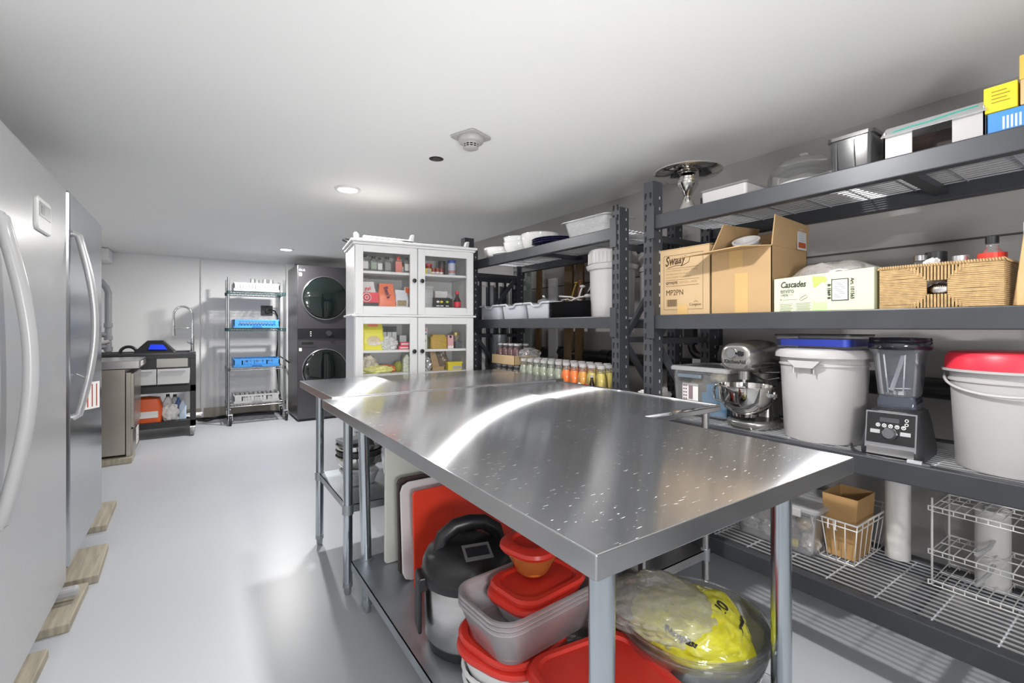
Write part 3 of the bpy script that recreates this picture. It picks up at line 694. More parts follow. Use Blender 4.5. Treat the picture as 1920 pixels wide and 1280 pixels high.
spice(.378, .09, SZ, .020, .118, CLSP, BLK, 'spice bottle with white label, rightmost behind the left door')
spice(.110, .17, SZ, .022, .12, CLSP, WPL, 'taller spice bottle standing in the back row at left')
# --- packets on lower shelf of the top unit
SZ = 1.350
def pouch(name, lab, x, y, z, w_, h_, d_, m, lean=0, yaw=0, cat='packet', top=.7, group=None, seed=0):
    t = T(name, lab, cat, cw(x, y, z), (lean, 0, CABR+yaw), group)
    rnd = random.Random(seed+len(lab)); rings = []; N_ = 16
    for i in range(N_+1):
        k = i/N_
        rings.append((w_/2*(1-(1-top)*k**1.5), max(.004, d_/2*(1-k**2.2)), .012, h_*k))
    b = B().loft(rings, n=8)
    off = Vector((rnd.random()*9, rnd.random()*9, rnd.random()*9)); q = []
    for x, y, z in b.v:
        n1 = noise.noise_vector(Vector((x, y, z))*22+off); n2 = noise.noise_vector(Vector((x, y, z))*60+off); a_ = min(1, z/.03)
        q.append((x+(n1.x*.007+n2.x*.002)*a_, y+(n1.y*.004+n2.y*.0015)*a_, z+n1.z*.008*a_*(z/h_)))
    b.v = q
    b.out('bag_body', m, t)
    return t
t = pouch('rice_bag', 'white paper bag with red panel and ring emblem, crumpled at the top', .085, .09, SZ, .17, .17, .09, PAP, cat='bag')
B().box(-.055, .085, -.0475, -.0465, .02, .095).out('red_panel', REDL, t); B().box(-.055, .085, -.048, -.047, .0, .025).out('dark_band', BLK, t)
for i, r in enumerate((.030, .022, .014)): B().lathe([(r-.0035, 0), (r, 0), (r, .001), (r-.0035, .001)], 30).xf(Matrix.Translation((.005, -.0475, .06)) @ Matrix.Rotation(PI/2, 4, 'X')).out('ring_emblem', PAP if i % 2 == 0 else BLK, t)
text('Pat', .035, REDL, t, (-.005, -.042, .10), (PI/2-.2, R(-25), 0), shear=.3, bold=.0008)
tag(crumple(.055, .035, .055, 11, .5).out('plastic_wrap', BAGC, None, cw(.085, .16, SZ+.10)), 'crumpled white plastic wrap slumped on the paper bag', 'bag')
t = pouch('bread_bag', 'orange bag with dark purple sideways lettering standing on the upper cabinet shelf', .233, .09, SZ, .125, .165, .08, mat('bag_orange', (.90, .22, .10), .35, bump=.2, bscale=30), top=.8, cat='bag')
text("Ben's", .040, mat('ink_purple', (.12, .01, .06), .6), t, (-.028, -.046, .135), (PI/2, R(72), 0), bold=.0015)
t = pouch('snack_pouch', 'white resealable pouch with grain photo at its foot', .340, .085, SZ, .095, .125, .05, mat('pouch_white', (.72, .76, .82), .3), top=.95, lean=R(-3))
B().box(-.035, .03, -.0275, -.0265, .005, .045).out('grain_print', mat('grain', (.35, .27, .15), .6, var=.5, vscale=150), t)
t = pouch('cracker_pouch', 'brown and white pouch half hidden by the cabinet door frame', .395, .11, SZ, .07, .15, .04, mat('pouch_brown', (.62, .50, .42), .4), top=.9, yaw=.2)
B().box(-.03, .03, -.022, -.021, .10, .14).out('orange_panel', ORG, t)
# --- top right upper shelf
SZ = 1.593
def carton(name, lab, x, y, z, w_, d_, h_, m, yaw=0, cat='box', group=None):
    t = T(name, lab, cat, cw(x, y, z), CABR+yaw, group); B().box(-w_/2, w_/2, -d_/2, d_/2, 0, h_).out('carton_body', m, t, bevel=.0015); return t
t = carton('tea_box', 'small yellow and grey box at the left of the upper right shelf', .520, .09, SZ, .075, .05, .045, YEL)
B().box(.005, .03, -.0258, -.025, .004, .04).out('grey_panel', GRY, t)
t = T('spice_jar', 'clear jar of red powder behind the small yellow box', 'jar', cw(.560, .15, SZ), CABR)
B().cyl(0, 0, 0, .075, .026).out('jar_body', mat('powder_red', (.28, .03, .02), .35), t); B().cyl(0, 0, .075, .09, .028).out('lid', REDL, t)
for i, (x, y) in enumerate(((.575, .075), (.605, .07), (.636, .075))):
    t = T('powder_jar', 'low red and white spice jar, %s from the left on the upper right shelf' % ORD[i], 'jar', cw(x, y, SZ), CABR, 'low red spice jars')
    B().cyl(0, 0, 0, .05, .0155, 16).out('jar_body', mat('powder_red', (.28, .03, .02), .35), t); B().cyl(0, 0, .008, .022, .0158, 16).out('paper_band', PAP, t)
t = T('pepper_tin', 'dark jar with black lid beside the blue topped tub', 'jar', cw(.655, .12, SZ), CABR)
B().cyl(0, 0, 0, .08, .027).out('jar_body', mat('pepper', (.08, .03, .03), .4), t); B().cyl(0, 0, .08, .112, .028).out('lid', BLK, t)
t = T('baking_tub', 'white cylindrical tub with bright blue lid on the upper right shelf', 'tub', cw(.722, .085, SZ), CABR)
B().cyl(0, 0, 0, .095, .028).out('tub_body', mat('tub_paleblue', (.55, .60, .72), .4), t); B().cyl(0, 0, .095, .118, .030).out('lid', mat('lid_blue', (.02, .08, .45), .35), t)
B().cyl(0, 0, .02, .04, .0285).out('print_band', mat('print_red', (.55, .25, .25), .5), t)
# --- top right lower shelf
SZ = 1.350
t = T('storage_canister', 'tall frosted plastic canister at the left behind the right door', 'container', cw(.525, .10, SZ), CABR)
B().loft([(.042, .045, .012, 0), (.045, .05, .012, .13), (.045, .05, .012, .14)]).out('canister_body', CLM, t); B().loft([(.048, .053, .012, .14), (.048, .053, .012, .155)]).out('lid', WPL, t)
t = carton('black_tray_box', 'black shelf ready box with green and yellow logos', .630, .085, SZ, .135, .09, .072, BLK)
for x, m in ((-.03, PAP), (-.002, YEL), (.042, mat('logo_green', (.45, .62, .05), .5))): B().lathe([(0, 0), (.010, 0)], 16, sx=1.2, sy=.8).xf(Matrix.Translation((x, -.0455, .042)) @ Matrix.Rotation(PI/2, 4, 'X')).out('logo_patch', m, t)
for i, x in enumerate((-.03, .0, .042)): B().box(x-.012, x+.012, -.0458, -.0452, .008, .015).out('logo_caption', PAP, t)
t = carton('white_card_box', 'white card box standing behind the black box', .660, .17, SZ, .10, .05, .13, PAP)
t = T('sauce_bottle', 'small bottle with red cap and red label at the cabinet\'s right side', 'bottle', cw(.765, .08, SZ), CABR)
B().lathe([(0, 0), (.026, 0), (.028, .01), (.028, .05), (.012, .085), (.011, .105), (0, .105)], 20).out('bottle_body', mat('sauce_dark', (.05, .02, .02), .2), t)
B().lathe([(.0285, .006), (.0285, .045), (.016, .072)], 20).out('red_wrap', REDL, t); B().cyl(0, 0, .105, .125, .015).out('cap', REDL, t)
t = T('grinder', 'clear pepper grinder with dark contents next to the red sauce bottle', 'grinder', cw(.718, .12, SZ), CABR)
B().cyl(0, 0, 0, .07, .022).out('grinder_body', mat('pepper', (.08, .03, .03), .4), t); B().cyl(0, 0, .07, .085, .023).out('lid', GRY, t)
# --- lower unit, upper shelf
SZ = 1.043
YB = mat('bag_yellow', (.86, .80, .03), .35, bump=.15, bscale=20)
t = pouch('flour_bag', 'bright yellow bag with a pale oval picture', .135, .10, SZ, .15, .185, .08, YB, top=.95, cat='bag')
t['label'] = 'bright yellow standing bag with a pale bread picture on its front'
B().lathe([(0, 0), (.045, 0)], 24, sx=1, sy=.62).xf(Matrix.Translation((.005, -.0435, .07)) @ Matrix.Rotation(PI/2, 4, 'X')).out('bread_print', mat('bread', (.72, .60, .38), .6, var=.2, vscale=40), t)
B().lathe([(0, 0), (.045, 0)], 24, sx=1, sy=.30).xf(Matrix.Translation((.008, -.0439, .045)) @ Matrix.Rotation(PI/2, 4, 'X')).out('filling_print', mat('bread_fill', (.80, .72, .68), .6, var=.2, vscale=80), t)
B().box(-.035, .035, -.0355, -.0345, .165, .182).out('orange_band', ORG, t)
t = pouch('yellow_packet', 'narrow yellow packet at the far left of the lower cabinet', .062, .07, SZ, .045, .185, .03, YB, top=.4)
for i, x in enumerate((.225, .262, .297)):
    t = carton('pasta_box', '%s tall grey and black carton from the left behind the foil bag' % ORD[i], x, .15, SZ, .032, .06, .165, mat('carton_grey', (.52, .55, .55), .5), group='tall grey and black cartons')
    B().box(-.0165, .0165, -.0308, -.03, .125, .166).out('black_top_panel', BLK, t)
tag(crumple(.055, .04, .05, 21, .5, 3.5).out('foil_packet', mat('foil_white', (.70, .71, .71), .3), None, cw(.245, .075, SZ), CABR), 'crumpled whitish foil bag in front of the grey cartons', 'packet')
for i, (x, z) in enumerate(((.352, 0), (.355, .027))):
    t = carton('yeast_box', ('lower' if i == 0 else 'upper')+' pink and red box of two stacked on the cabinet shelf', x+i*.006, .08, SZ+z, .075-.008*i, .05, .026, mat('box_pink', (.80, .07, .13), .4), group='stacked pink boxes')
    B().box(-.028, .03, -.0256, -.025, .008, .016).out('white_stripe', PAP, t)
carton('grey_box', 'plain grey box behind the stacked pink boxes', .365, .17, SZ, .05, .06, .10, mat('carton_grey', (.52, .55, .55), .5))
# --- lower unit, right upper shelf
t = carton('salt_box', 'white carton with pink top and plant picture', .49, .08, SZ, .065, .05, .155, mat('carton_white2', (.72, .74, .74), .5))
B().box(-.028, .028, -.0256, -.025, .128, .150).out('pink_band', mat('band_pink', (.55, .18, .25), .5), t); B().box(-.028, .028, -.0256, -.025, .105, .116).out('blue_band', mat('band_navy', (.02, .06, .2), .5), t)
B().lathe([(0, 0), (.02, 0)], 16, sx=1.2).xf(Matrix.Translation((.0, -.0256, .06)) @ Matrix.Rotation(PI/2, 4, 'X')).out('plant_print', mat('plant_print', (.22, .26, .18), .6, var=.5, vscale=90), t)
carton('green_box', 'thin dark green carton beside the white carton', .535, .11, SZ, .016, .05, .11, mat('carton_green', (.10, .14, .04), .6, var=.4, vscale=60))
t = T('seed_bag', 'clear bag of golden grain shaped like a brick', 'bag', cw(.615, .09, SZ), CABR)
B().loft([(.062, .035, .012, 0), (.066, .038, .015, .03), (.064, .036, .015, .085), (.045, .025, .012, .105)]).out('grain_fill', mat('grain_gold', (.50, .32, .04), .6, var=.45, vscale=220, bump=.4, bscale=250), t)
t = carton('pink_box', 'small pale pink carton with a dark round emblem', .707, .085, SZ, .045, .04, .10, mat('carton_pink', (.80, .42, .45), .5))
B().lathe([(0, 0), (.010, 0)], 18).xf(Matrix.Translation((0, -.0206, .088)) @ Matrix.Rotation(PI/2, 4, 'X')).out('emblem', BLK, t)
B().box(-.0225, .0225, -.0206, -.02, 0, .02).out('white_foot', PAP, t)
t = T('honey_jar', 'jar with gold lid at the right end of the cabinet shelf', 'jar', cw(.768, .12, SZ), CABR)
B().cyl(0, 0, 0, .10, .03).out('jar_body', mat('jar_mixed', (.22, .18, .15), .4, var=.7, vscale=60), t); B().cyl(0, 0, .10, .12, .031).out('lid', mat('lid_gold', (.5, .38, .1), .3, .7), t)
carton('tin_box', 'small dark tin in front of the gold lidded jar', .768, .07, SZ, .05, .04, .05, mat('tin_dark', (.10, .11, .13), .4))
# --- lower unit, bottom shelf in view
SZ = .880
t = T('flour_sack', 'slumped beige paper sack with black lettering smudges', 'bag', cw(.10, .10, SZ), CABR)
crumple(.065, .06, .07, 31, .35, 3).out('sack_body', mat('sack_beige', (.62, .56, .46), .7, var=.25, vscale=30), t)
tag(crumple(.11, .04, .032, 41, .4, 3).out('yellow_white_bag', mat('bag_mixed', (.78, .72, .25), .4, var=.4, vscale=12), None, cw(.15, .06, SZ), CABR), 'flat yellow and white plastic bag lying in front of the sack', 'bag')
tag(crumple(.065, .035, .030, 43, .4, 3).out('red_orange_bag', mat('bag_redorange', (.75, .16, .04), .4, var=.5, vscale=14), None, cw(.24, .115, SZ), CABR), 'red and orange packet lying beside the flat yellow bag', 'bag')
tag(crumple(.03, .03, .045, 45, .1, 1).out('pear', mat('pear_green', (.28, .30, .02), .45), None, cw(.325, .12, SZ), CABR), 'olive green rounded packet behind the white carton', 'packet')
t = carton('milk_carton', 'white gable top carton with small green print', .372, .08, SZ, .05, .05, .09, mat('carton_print', (.66, .70, .58), .5, var=.3, vscale=90))
B().prism([(-.025, .09), (.025, .09), (.004, .125), (-.004, .125)], -.025, .025).out('gable', MC['carton_print'], t)
tag(crumple(.055, .045, .06, 51, .6, 3).out('silver_bag', mat('silver_bag', (.55, .55, .56), .2, .5), None, cw(.50, .09, SZ), CABR), 'crumpled silver grey plastic bag at left behind the right door', 'bag')
t = T('kraft_box', 'open brown kraft carton with its tall flap raised', 'box', cw(.60, .10, SZ), CABR)
B().box(-.035, .055, -.04, .04, 0, .03).out('box_base', CARD, t); B().add([(-.035, -.03, .03), (.02, -.03, .03), (-.015, -.03, .15), (-.055, -.03, .15)], [(0, 1, 2, 3)]).out('raised_flap', CARD, t, solid=.003)
tag(crumple(.05, .04, .085, 53, .4, 3).out('brown_bag', clear('bag_brown', (.30, .20, .13), .6, .2), None, cw(.66, .16, SZ), CABR), 'brownish translucent bag standing behind the kraft carton', 'bag')
t = carton('yellow_box', 'bright yellow box with its lid askew at the cabinet\'s right', .735, .075, SZ, .11, .06, .055, YEL)
B().box(-.02, .055, -.0308, -.030, .008, .03).out('grey_window', GRY, t)
B().box(-.06, .06, -.033, .033, .050, .062).out('lid', YEL, t)
# --- things on top of the cabinet
TZ = CH+.0366
TRW = mat('tray_white', (.58, .58, .58), .4)
def tray(lab, x, y, w_, tilt, z=TZ, sz=0):
    t = T('folding_tray', lab, 'tray', cw(x, y, z), (0, tilt, CABR), 'white trays on top of the cabinet')
    B().box(-w_/2, w_/2, -.01, .035, 0, .012).out('board', TRW, t, bevel=.003)
    B().prism([(-w_/2, .0), (-w_/2+.03, .0), (-w_/2+.03, .035), (-w_/2+.015, .05), (-w_/2, .05)] if sz == 0 else [(w_/2-.03, .0), (w_/2, .0), (w_/2+.005, .05), (w_/2-.015, .05)], -.012, .035).out('end_bracket', TRW, t, bevel=.002)
tray('white board with upright left end, lowest on the cabinet top', .17, .03, .33, 0)
tray('white board laid over the lower one with its bracket at right', .245, .06, .35, R(1.0), TZ+.0235, 1)
tray('white board with upright right bracket at the cabinet\'s right end', .70, .03, .27, 0, TZ, 1)
tag(B().tube([(0, 0, .008), (.03, .02, .025), (.0, .05, .04), (-.05, .04, .045), (-.08, .0, .03), (-.05, -.03, .012), (0, -.04, .008), (.1, .02, .008), (.2, .03, .008)], .009, 8).out('black_cable', BLK, None, cw(.04, .26, TZ)), 'thick black cable coiled at the left rear of the cabinet top', 'cable')
tag(B().tube([(-.10, 0, .008), (.0, -.04, .009), (.12, .01, .008), (.22, -.03, .008), (.3, -.02, .008)], .008, 8).out('black_cable', BLK, None, cw(.42, .28, TZ)), 'black cable lying across the middle of the cabinet top', 'cable')

# ================================================================ RIGHT RACK: TOP LEVEL
t = T('cake_stand', 'silver hourglass cake stand with wide round plate on the top level', 'cake stand', (2.02, 1.42, S4))
B().lathe([(0, 0), (.052, 0), (.054, .01), (.045, .05), (.018, .112), (.016, .12), (.022, .13), (.05, .175), (.052, .185), (.045, .19), (.047, .20), (.038, .205), (.04, .215), (.03, .22)], 40).out('pedestal', MIR, t)
B().lathe([(0, .222), (.09, .224), (.155, .232), (.162, .238), (.160, .244), (.15, .242), (0, .242)], 56).out('plate', MIR, t)
t = T('white_food_box', 'low white plastic box with thin clear lid behind the cake stand', 'box', (1.99, 1.135, S4), RB)
B().loft([(.10, .13, .012, 0), (.103, .133, .012, .066)], 0, False).out('box_body', WPL, t, bevel=.003); B().loft([(.108, .138, .014, .0665), (.108, .138, .014, .074)], 0, False).out('lid', CL, t)
t = T('cake_dome', 'clear glass cake dome with knob standing on the top level', 'cake dome', (2.12, .93, S4))
B().cyl(0, 0, 0, .012, .14, 40).out('base_plate', WPL, t)
B().cyl(0, 0, .013, .075, .10, 32).out('white_cake_board', mat('dome_inside', (.66, .66, .66), .6), t)
B().lathe([(.135, .013), (.136, .10), (.125, .14), (.09, .165), (.03, .178), (0, .18)], 44).out('dome', CLG, t)
B().lathe([(0, .18), (.008, .18), (.008, .187), (.018, .195), (.018, .203), (0, .208)], 20).out('knob', CLG, t)
t = T('smoked_bin', 'dark translucent plastic bin with lid between cake dome and white drawer box', 'container', (1.985, .665, S4), RB)
B().loft([(.058, .13, .012, 0), (.064, .138, .014, .115), (.064, .138, .014, .12)]).out('bin_body', CLD, t)
B().loft([(.070, .144, .016, .118), (.070, .144, .016, .13), (.064, .138, .014, .134)], 0, False).out('lid', CLD, t)
b = B()
for x in (-.04, .012): b.box(x-.001, x+.001, -.1395, -.137, .01, .11)
b.out('moulded_rib', BLK, t)
t = T('front_opening_box', 'white box with a square dark opening and teal mark on its clear lid', 'box', (1.985, .453, S4), RB)
b = B(); b.box(-.117, .117, -.14, .14, .0, .006).box(-.117, -.045, -.14, -.136, .006, .09).box(.048, .117, -.14, -.136, .006, .09).box(-.117, -.113, -.14, .14, .006, .10).box(.113, .117, -.14, .14, .006, .10).box(-.117, .117, .136, .14, .006, .11)
b.out('box_shell', WPL, t)
B().box(-.105, .105, -.05, .12, .007, .09).out('dark_contents', mat('contents_brown', (.035, .02, .015), .6, var=.4), t)
B().add([(-.122, -.150, .082), (.122, -.150, .082), (.122, -.10, .122), (-.122, -.10, .122)], [(0, 1, 2, 3)]).add([(-.122, -.10, .122), (.122, -.10, .122), (.122, .15, .122), (-.122, .15, .122)], [(0, 1, 2, 3)]).out('clear_lid', CLM, t, solid=.003)
b = B(); pp = [(-.095, .30), (-.05, .42), (-.01, .40), (.02, .52), (.06, .62), (.10, .66)]
b.tube([(x, -.150+.05*k-.003, .082+.04*k+.002) for x, k in pp], .0016, 6)
b.out('teal_mark', mat('teal_ink', (.01, .42, .33), .6), t)
B().box(-.125, .10, -.152, -.132, -.0, .006).out('front_lip', GRY, t)
t = T('blue_wrap_box', 'blue and white wrap box at the right edge of the top level', 'box', (1.95, .24, S4), RB)
B().box(-.092, .10, -.10, .10, 0, .072).out('carton_body', mat('box_blue', (.05, .25, .62), .4, var=.1), t, bevel=.002)
b = B()
for i in range(5): b.box(-.062+i*.008, -.058+i*.008, -.1008, -.1, .02, .055)
b.out('print_lines', PAP, t); B().box(.0, .10, -.1008, -.1, .02, .062).out('tan_panel', mat('panel_tan', (.52, .46, .40), .6), t)
t = T('yellow_foil_box', 'yellow end-on carton resting on the blue wrap box', 'box', (1.945, .305, S4+.0725), RB)
B().box(-.034, .032, -.10, .12, 0, .072).out('carton_body', YEL, t, bevel=.002)
b = B()
for i in range(4): b.box(-.018, .018-(.006 if i % 2 else 0), -.1006, -.1, .024+i*.010, .027+i*.010)
b.out('print_lines', mat('ink_ochre', (.35, .22, .01), .6), t)
t = T('tan_foil_box', 'tan end-on carton beside the yellow one at the frame edge', 'box', (1.945, .234, S4+.0725), RB)
B().box(-.034, .034, -.10, .12, 0, .068).out('carton_body', mat('card_tan', (.62, .43, .20), .6), t, bevel=.002)
t = T('ochre_foil_box', 'ochre yellow carton topmost of the stack at the upper right corner', 'box', (1.945, .236, S4+.141), RB)
B().box(-.034, .034, -.10, .12, 0, .066).out('carton_body', mat('card_ochre', (.66, .45, .08), .5), t, bevel=.002)

# ---------------------------------------------------------------- RIGHT RACK: SECOND LEVEL
t = T('cardboard_carton', 'closed brown carton with printed frame and bar code, left of the open one', 'box', (2.00, 1.326, S3), RB)
hw, hd, hh = .130, .145, .312
B().box(-hw, hw, -hd, hd, 0, hh).out('carton_body', CARD2, t, bevel=.002)
B().add([(-hw, -hd+.0, hh+.002), (hw, -hd, hh+.002), (hw, 0, hh+.018), (-hw+.02, 0, hh+.03)], [(0, 1, 2, 3)]).add([(-hw, hd, hh+.002), (hw, hd, hh+.002), (hw, .01, hh+.012), (-hw, .01, hh+.022)], [(0, 1, 2, 3)]).out('top_flap', CARD2, t, solid=.003)
yf = -hd-.0006
def inkbox(x0, x1, z0, z1, wd=.0012, m=INK):
    return B().box(x0, x1, yf-.0004, yf, z0, z0+wd).box(x0, x1, yf-.0004, yf, z1-wd, z1).box(x0, x0+wd, yf-.0004, yf, z0, z1).box(x1-wd, x1, yf-.0004, yf, z0, z1)
b = inkbox(-.108, .100, .03, .285)
for z in (.222, .168, .140): b.box(-.095, .080, yf-.0004, yf, z, z+.0012)
b.out('printed_frame', INK, t)
text('Swaay', .062, INK, t, (-.100, yf, .236), (PI/2, R(-6), 0), shear=.35, bold=.0012, width=.115)
B().tube([(-.085, yf, .228), (-.04, yf, .236), (-.0, yf, .234), (.028, yf, .246), (.034, yf, .27)], .0014, 5).out('swash', INK, t)
text('MP2PN', .036, INK, t, (-.096, yf, .098), bold=0, width=.092)
text('QTY/QTE', .0150, INK, t, (-.096, yf, .1505), bold=.0005); text('500/500 x 4000', .0150, mat('ink_faint', (.38, .26, .13), .7), t, (-.025, yf, .1505))
for i, (s_, z) in enumerate((('TWIN DISPENSER C-FOLD TOWEL', .208), ('DISTRIBUTRICE EN BOIS', .193), ('POUR SERVIETTES A MAIN', .178))): text(s_, .011, MC['ink_faint'], t, (-.096, yf, z), width=(.17, .115, .13)[i])
b = B(); rb = random.Random(4); x = -.090
while x < -.035: w0 = rb.choice([.0012, .0022, .0034]); b.box(x, x+w0, yf-.0004, yf, .045, .078); x += w0+rb.choice([.0012, .002])
b.out('barcode', INK, t)
text('Congton', .017, INK, t, (.030, yf, .046), name='maker_lettering'); B().tube([(.055, yf, .062), (.065, yf, .067), (.075, yf, .062)], .0009, 5).out('maker_mark', INK, t)
B().box(-.032, .022, yf-.0006, yf-.0003, .0, .052).out('tape', TAPE, t)

t = T('open_cardboard_carton', 'open brown carton with raised flaps and a white cup inside', 'box', (2.0, 1.059, S3), RB)
hw, hd, hh = .129, .145, .268; k = .003
B().box(-hw, hw, -hd, -hd+k, 0, hh).box(-hw, hw, hd-k, hd, 0, hh).box(-hw, -hw+k, -hd, hd, 0, hh).box(hw-k, hw, -hd, hd, 0, hh).box(-hw, hw, -hd, hd, 0, k).out('carton_body', CARD, t)
B().add([(-hw, -hd, hh), (hw, -hd, hh), (hw-.065, -hd-.105, hh-.004), (-hw-.10, -hd-.115, hh-.018)], [(0, 1, 2, 3)]).out('front_flap', CARD, t, solid=.004)
B().add([(-hw, -hd, hh), (-hw, hd, hh), (-hw+.07, hd-.02, hh+.125), (-hw+.045, -hd+.02, hh+.12)], [(0, 1, 2, 3)]).out('left_flap', CARD, t, solid=.004)
rf = B().add([(hw, -hd, hh), (hw, hd, hh), (hw+.010, hd-.005, hh+.105), (hw+.01, -hd+.005, hh+.118)], [(0, 1, 2, 3)]).out('right_flap', CARD, t, solid=.004)
B().add([(-hw, hd, hh), (hw, hd, hh), (hw-.01, hd+.04, hh+.11), (-hw+.03, hd+.04, hh+.11)], [(0, 1, 2, 3)]).out('rear_flap', CARD, t, solid=.004)
B().box(-.045, .012, -hd-.0008, -hd, .19, hh).box(-.02, .035, -hd-.0008, -hd, 0, .17).out('tape', TAPE, t)
# right-hand flap outer face carries a shipping label
M_ = Matrix.Translation((hw+.0125, 0, hh))
B().box(-.0005, .0005, .045, .120, .0, .098).xf(Matrix.Translation((hw+.0085, 0, hh+.0))).out('shipping_label', mat('label_grey', (.60, .60, .62), .5), rf)
B().box(-.0005, .0005, .052, .113, .008, .030).box(-.0005, .0005, .0, .001, 0, .001).xf(Matrix.Translation((hw+.0098, 0, hh+.0))).out('red_bar', mat('label_red', (.42, .08, .02), .5), rf)
b = B()
for i in range(6): b.box(-.0004, .0004, .056, .108-.01*(i % 3), .038+i*.009, .040+i*.009)
b.xf(Matrix.Translation((hw+.0098, 0, hh))).out('label_print', GRY, rf)
t = T('deli_cup', 'white plastic cup lying tilted in the open carton', 'cup', (1.955, 1.075, S3+.238), (R(6), R(-28), 0))
B().lathe([(0, 0), (.038, 0), (.05, .08), (.054, .08), (.054, .086), (.048, .086), (.036, .004), (0, .004)], 36).out('cup_body', WPL, t)
B().lathe([(.0515, .062), (.053, .062), (.053, .066), (.0515, .066)], 36).out('ridge', WPL, t)
tag(B().box(-.12, .12, -.13, .13, 0, .21).out('packed_cups', WPL, None, (2.0, 1.059, S3+.004), RB), 'stack of white goods filling the open brown carton', 'packaging')

t = T('towel_carton', 'pale green paper towel carton with leaf graphics, torn open', 'box', (1.96, .757, S3), RB)
hw, hd = .159, .11
GB = mat('carton_palegreen', (.58, .63, .44), .55, var=.02)
B().add([(-hw, -hd, 0), (hw, -hd, 0), (hw, -hd, .146), (-hw, -hd, .132)], [(0, 1, 2, 3)]).add([(-hw, hd, 0), (hw, hd, 0), (hw, hd, .14), (-hw, hd, .13)], [(0, 1, 2, 3)]).add([(-hw, -hd, 0), (-hw, hd, 0), (-hw, hd, .13), (-hw, -hd, .132)], [(0, 1, 2, 3)]).add([(hw, -hd, 0), (hw, hd, 0), (hw, hd, .14), (hw, -hd, .146)], [(0, 1, 2, 3)]).add([(-hw, -hd, .001), (hw, -hd, .001), (hw, hd, .001), (-hw, hd, .001)], [(0, 1, 2, 3)]).out('carton_body', GB, t, solid=.003)
yf = -hd-.0022
text('Cascades', .032, BINK, t, (-hw+.022, yf, .097), shear=.25, bold=.0006, width=.088)
text('enviro', .027, mat('ink_grey', (.16, .16, .15), .6), t, (-hw+.022, yf, .076), bold=.0002, width=.048)
text('100%', .013, MC['ink_grey'], t, (-hw+.022, yf, .064))
b = B()
for i in range(6): b.box(-hw+.02, -hw+.068-.004*(i % 3), yf-.0004, yf, .034-i*.005, .0350-i*.005).box(-hw+.078, -hw+.128-.003*(i % 2), yf-.0004, yf, .036-i*.005, .0370-i*.005)
b.box(-hw+.03, -hw+.085, yf-.0004, yf, .051, .0518).box(-hw+.05, -hw+.068, yf-.0004, yf, .069, .0698)
b.out('small_print', MC['ink_grey'], t)
B().tube([(-hw+.09, yf, .050), (-hw+.095, yf, .045), (-hw+.118, yf, .058), (-hw+.112, yf, .066), (-hw+.094, yf, .056), (-hw+.09, yf, .05), (-hw+.094, yf, .056)], .0006, 5).tube([(-hw+.024+.0025*math.cos(PI*i/5), yf, .052+.0025*math.sin(PI*i/5)) for i in range(10)], .0005, 5, True).out('towel_icon', BINK, t)
GL = mat('leaf_green', (.42, .74, .12), .5); GL2 = mat('leaf_green_pale', (.46, .70, .30), .5)
B().add([(-.026, yf, .132), (.014, yf, .128), (.022, yf, .118), (.016, yf, .104), (.008, yf, .112), (-.016, yf, .09), (-.022, yf, .092)], [(0, 1, 2, 3, 4, 5, 6)]).out('leaf_print', GL, t)
B().add([(-.026, yf, .005), (.022, yf, .007), (.018, yf, .04), (.004, yf, .035), (-.002, yf, .040), (-.010, yf, .033), (-.022, yf, .044)], [(0, 1, 2, 3, 4, 5, 6)]).out('leaf_print', GL2, t)
B().box(.036, .088, yf-.0004, yf, .040, .116).out('label_border', BINK, t); s_ = B().box(.039, .085, yf-.0008, yf-.0004, .043, .113).out('label_sheet', PAP, t)
b = B()
for i in range(9): b.box(.045, .078-.006*(i % 3 == 1), yf-.0011, yf-.0008, .052+i*.006, .0535+i*.006)
b.out('label_text', MC['ink_grey'], s_)
text('Art. 101565', .015, BINK, t, (.094, yf, .116), (PI/2, PI/2, 0), bold=.0003, width=.072); text('B 1569 II', .013, BINK, t, (.024, yf, .100), (PI/2, PI/2, 0), bold=.0006, width=.052)
o = crumple(.155, .095, .075, 61, .16, 2.5).out('plastic_bag', BAGC, None, (1.985, .765, S3+.06), RB)
tag(o, 'translucent greyish plastic bag bulging out of the pale green carton', 'bag')
for i in range(2):
    t = T('towel_roll', ('left' if i == 0 else 'right')+' wrapped paper roll inside the bag of the pale green carton', 'paper roll', (1.98, .83-.15*i, S3+.058), (0, PI/2, 0), 'paper rolls in the pale green carton')
    B().lathe([(.02, -.08), (.052, -.08), (.052, .08), (.02, .08), (.02, -.08)], 28).out('roll', mat('roll_cream', (.60, .50, .40), .8), t)

# rope basket
t = T('rope_basket', 'woven straw rope basket with a square hand hole', 'basket', (1.97, .442, S3), RB)
hw, hd, hh = .142, .11, .138
def wrap(b, x0, x1, z0, z1, y, vert):
    n = int(((x1-x0) if vert else (z1-z0))/.0052)
    for i in range(n):
        if vert: x = x0+(x1-x0)*(i+.5)/n; b.tube([(x, y, z0), (x+.001, y-.0014, (z0+z1)/2), (x, y, z1)], .0029, 5)
        else: z = z0+(z1-z0)*(i+.5)/n; b.tube([(x0, y, z), ((x0+x1)/2, y-.0014, z+.0005), (x1, y, z)], .0029, 5)
b = B(); rr = random.Random(8)
n = 25
for i in range(n):
    z = .004+(hh-.008)*i/(n-1)
    for sd in (-1, 1):
        # horizontal bands at the sides meeting slanted corners, gap for the hand hole in the middle
        k = abs(z-hh/2)/(hh/2); xi = .024+.050*max(0, k-.35)
        b.tube([(sd*xi, -hd-.001, z), (sd*(xi+hw)/2, -hd-.003, z+rr.uniform(-.0008, .0008)), (sd*hw, -hd-.001, z)], .0029, 5)
m = 18
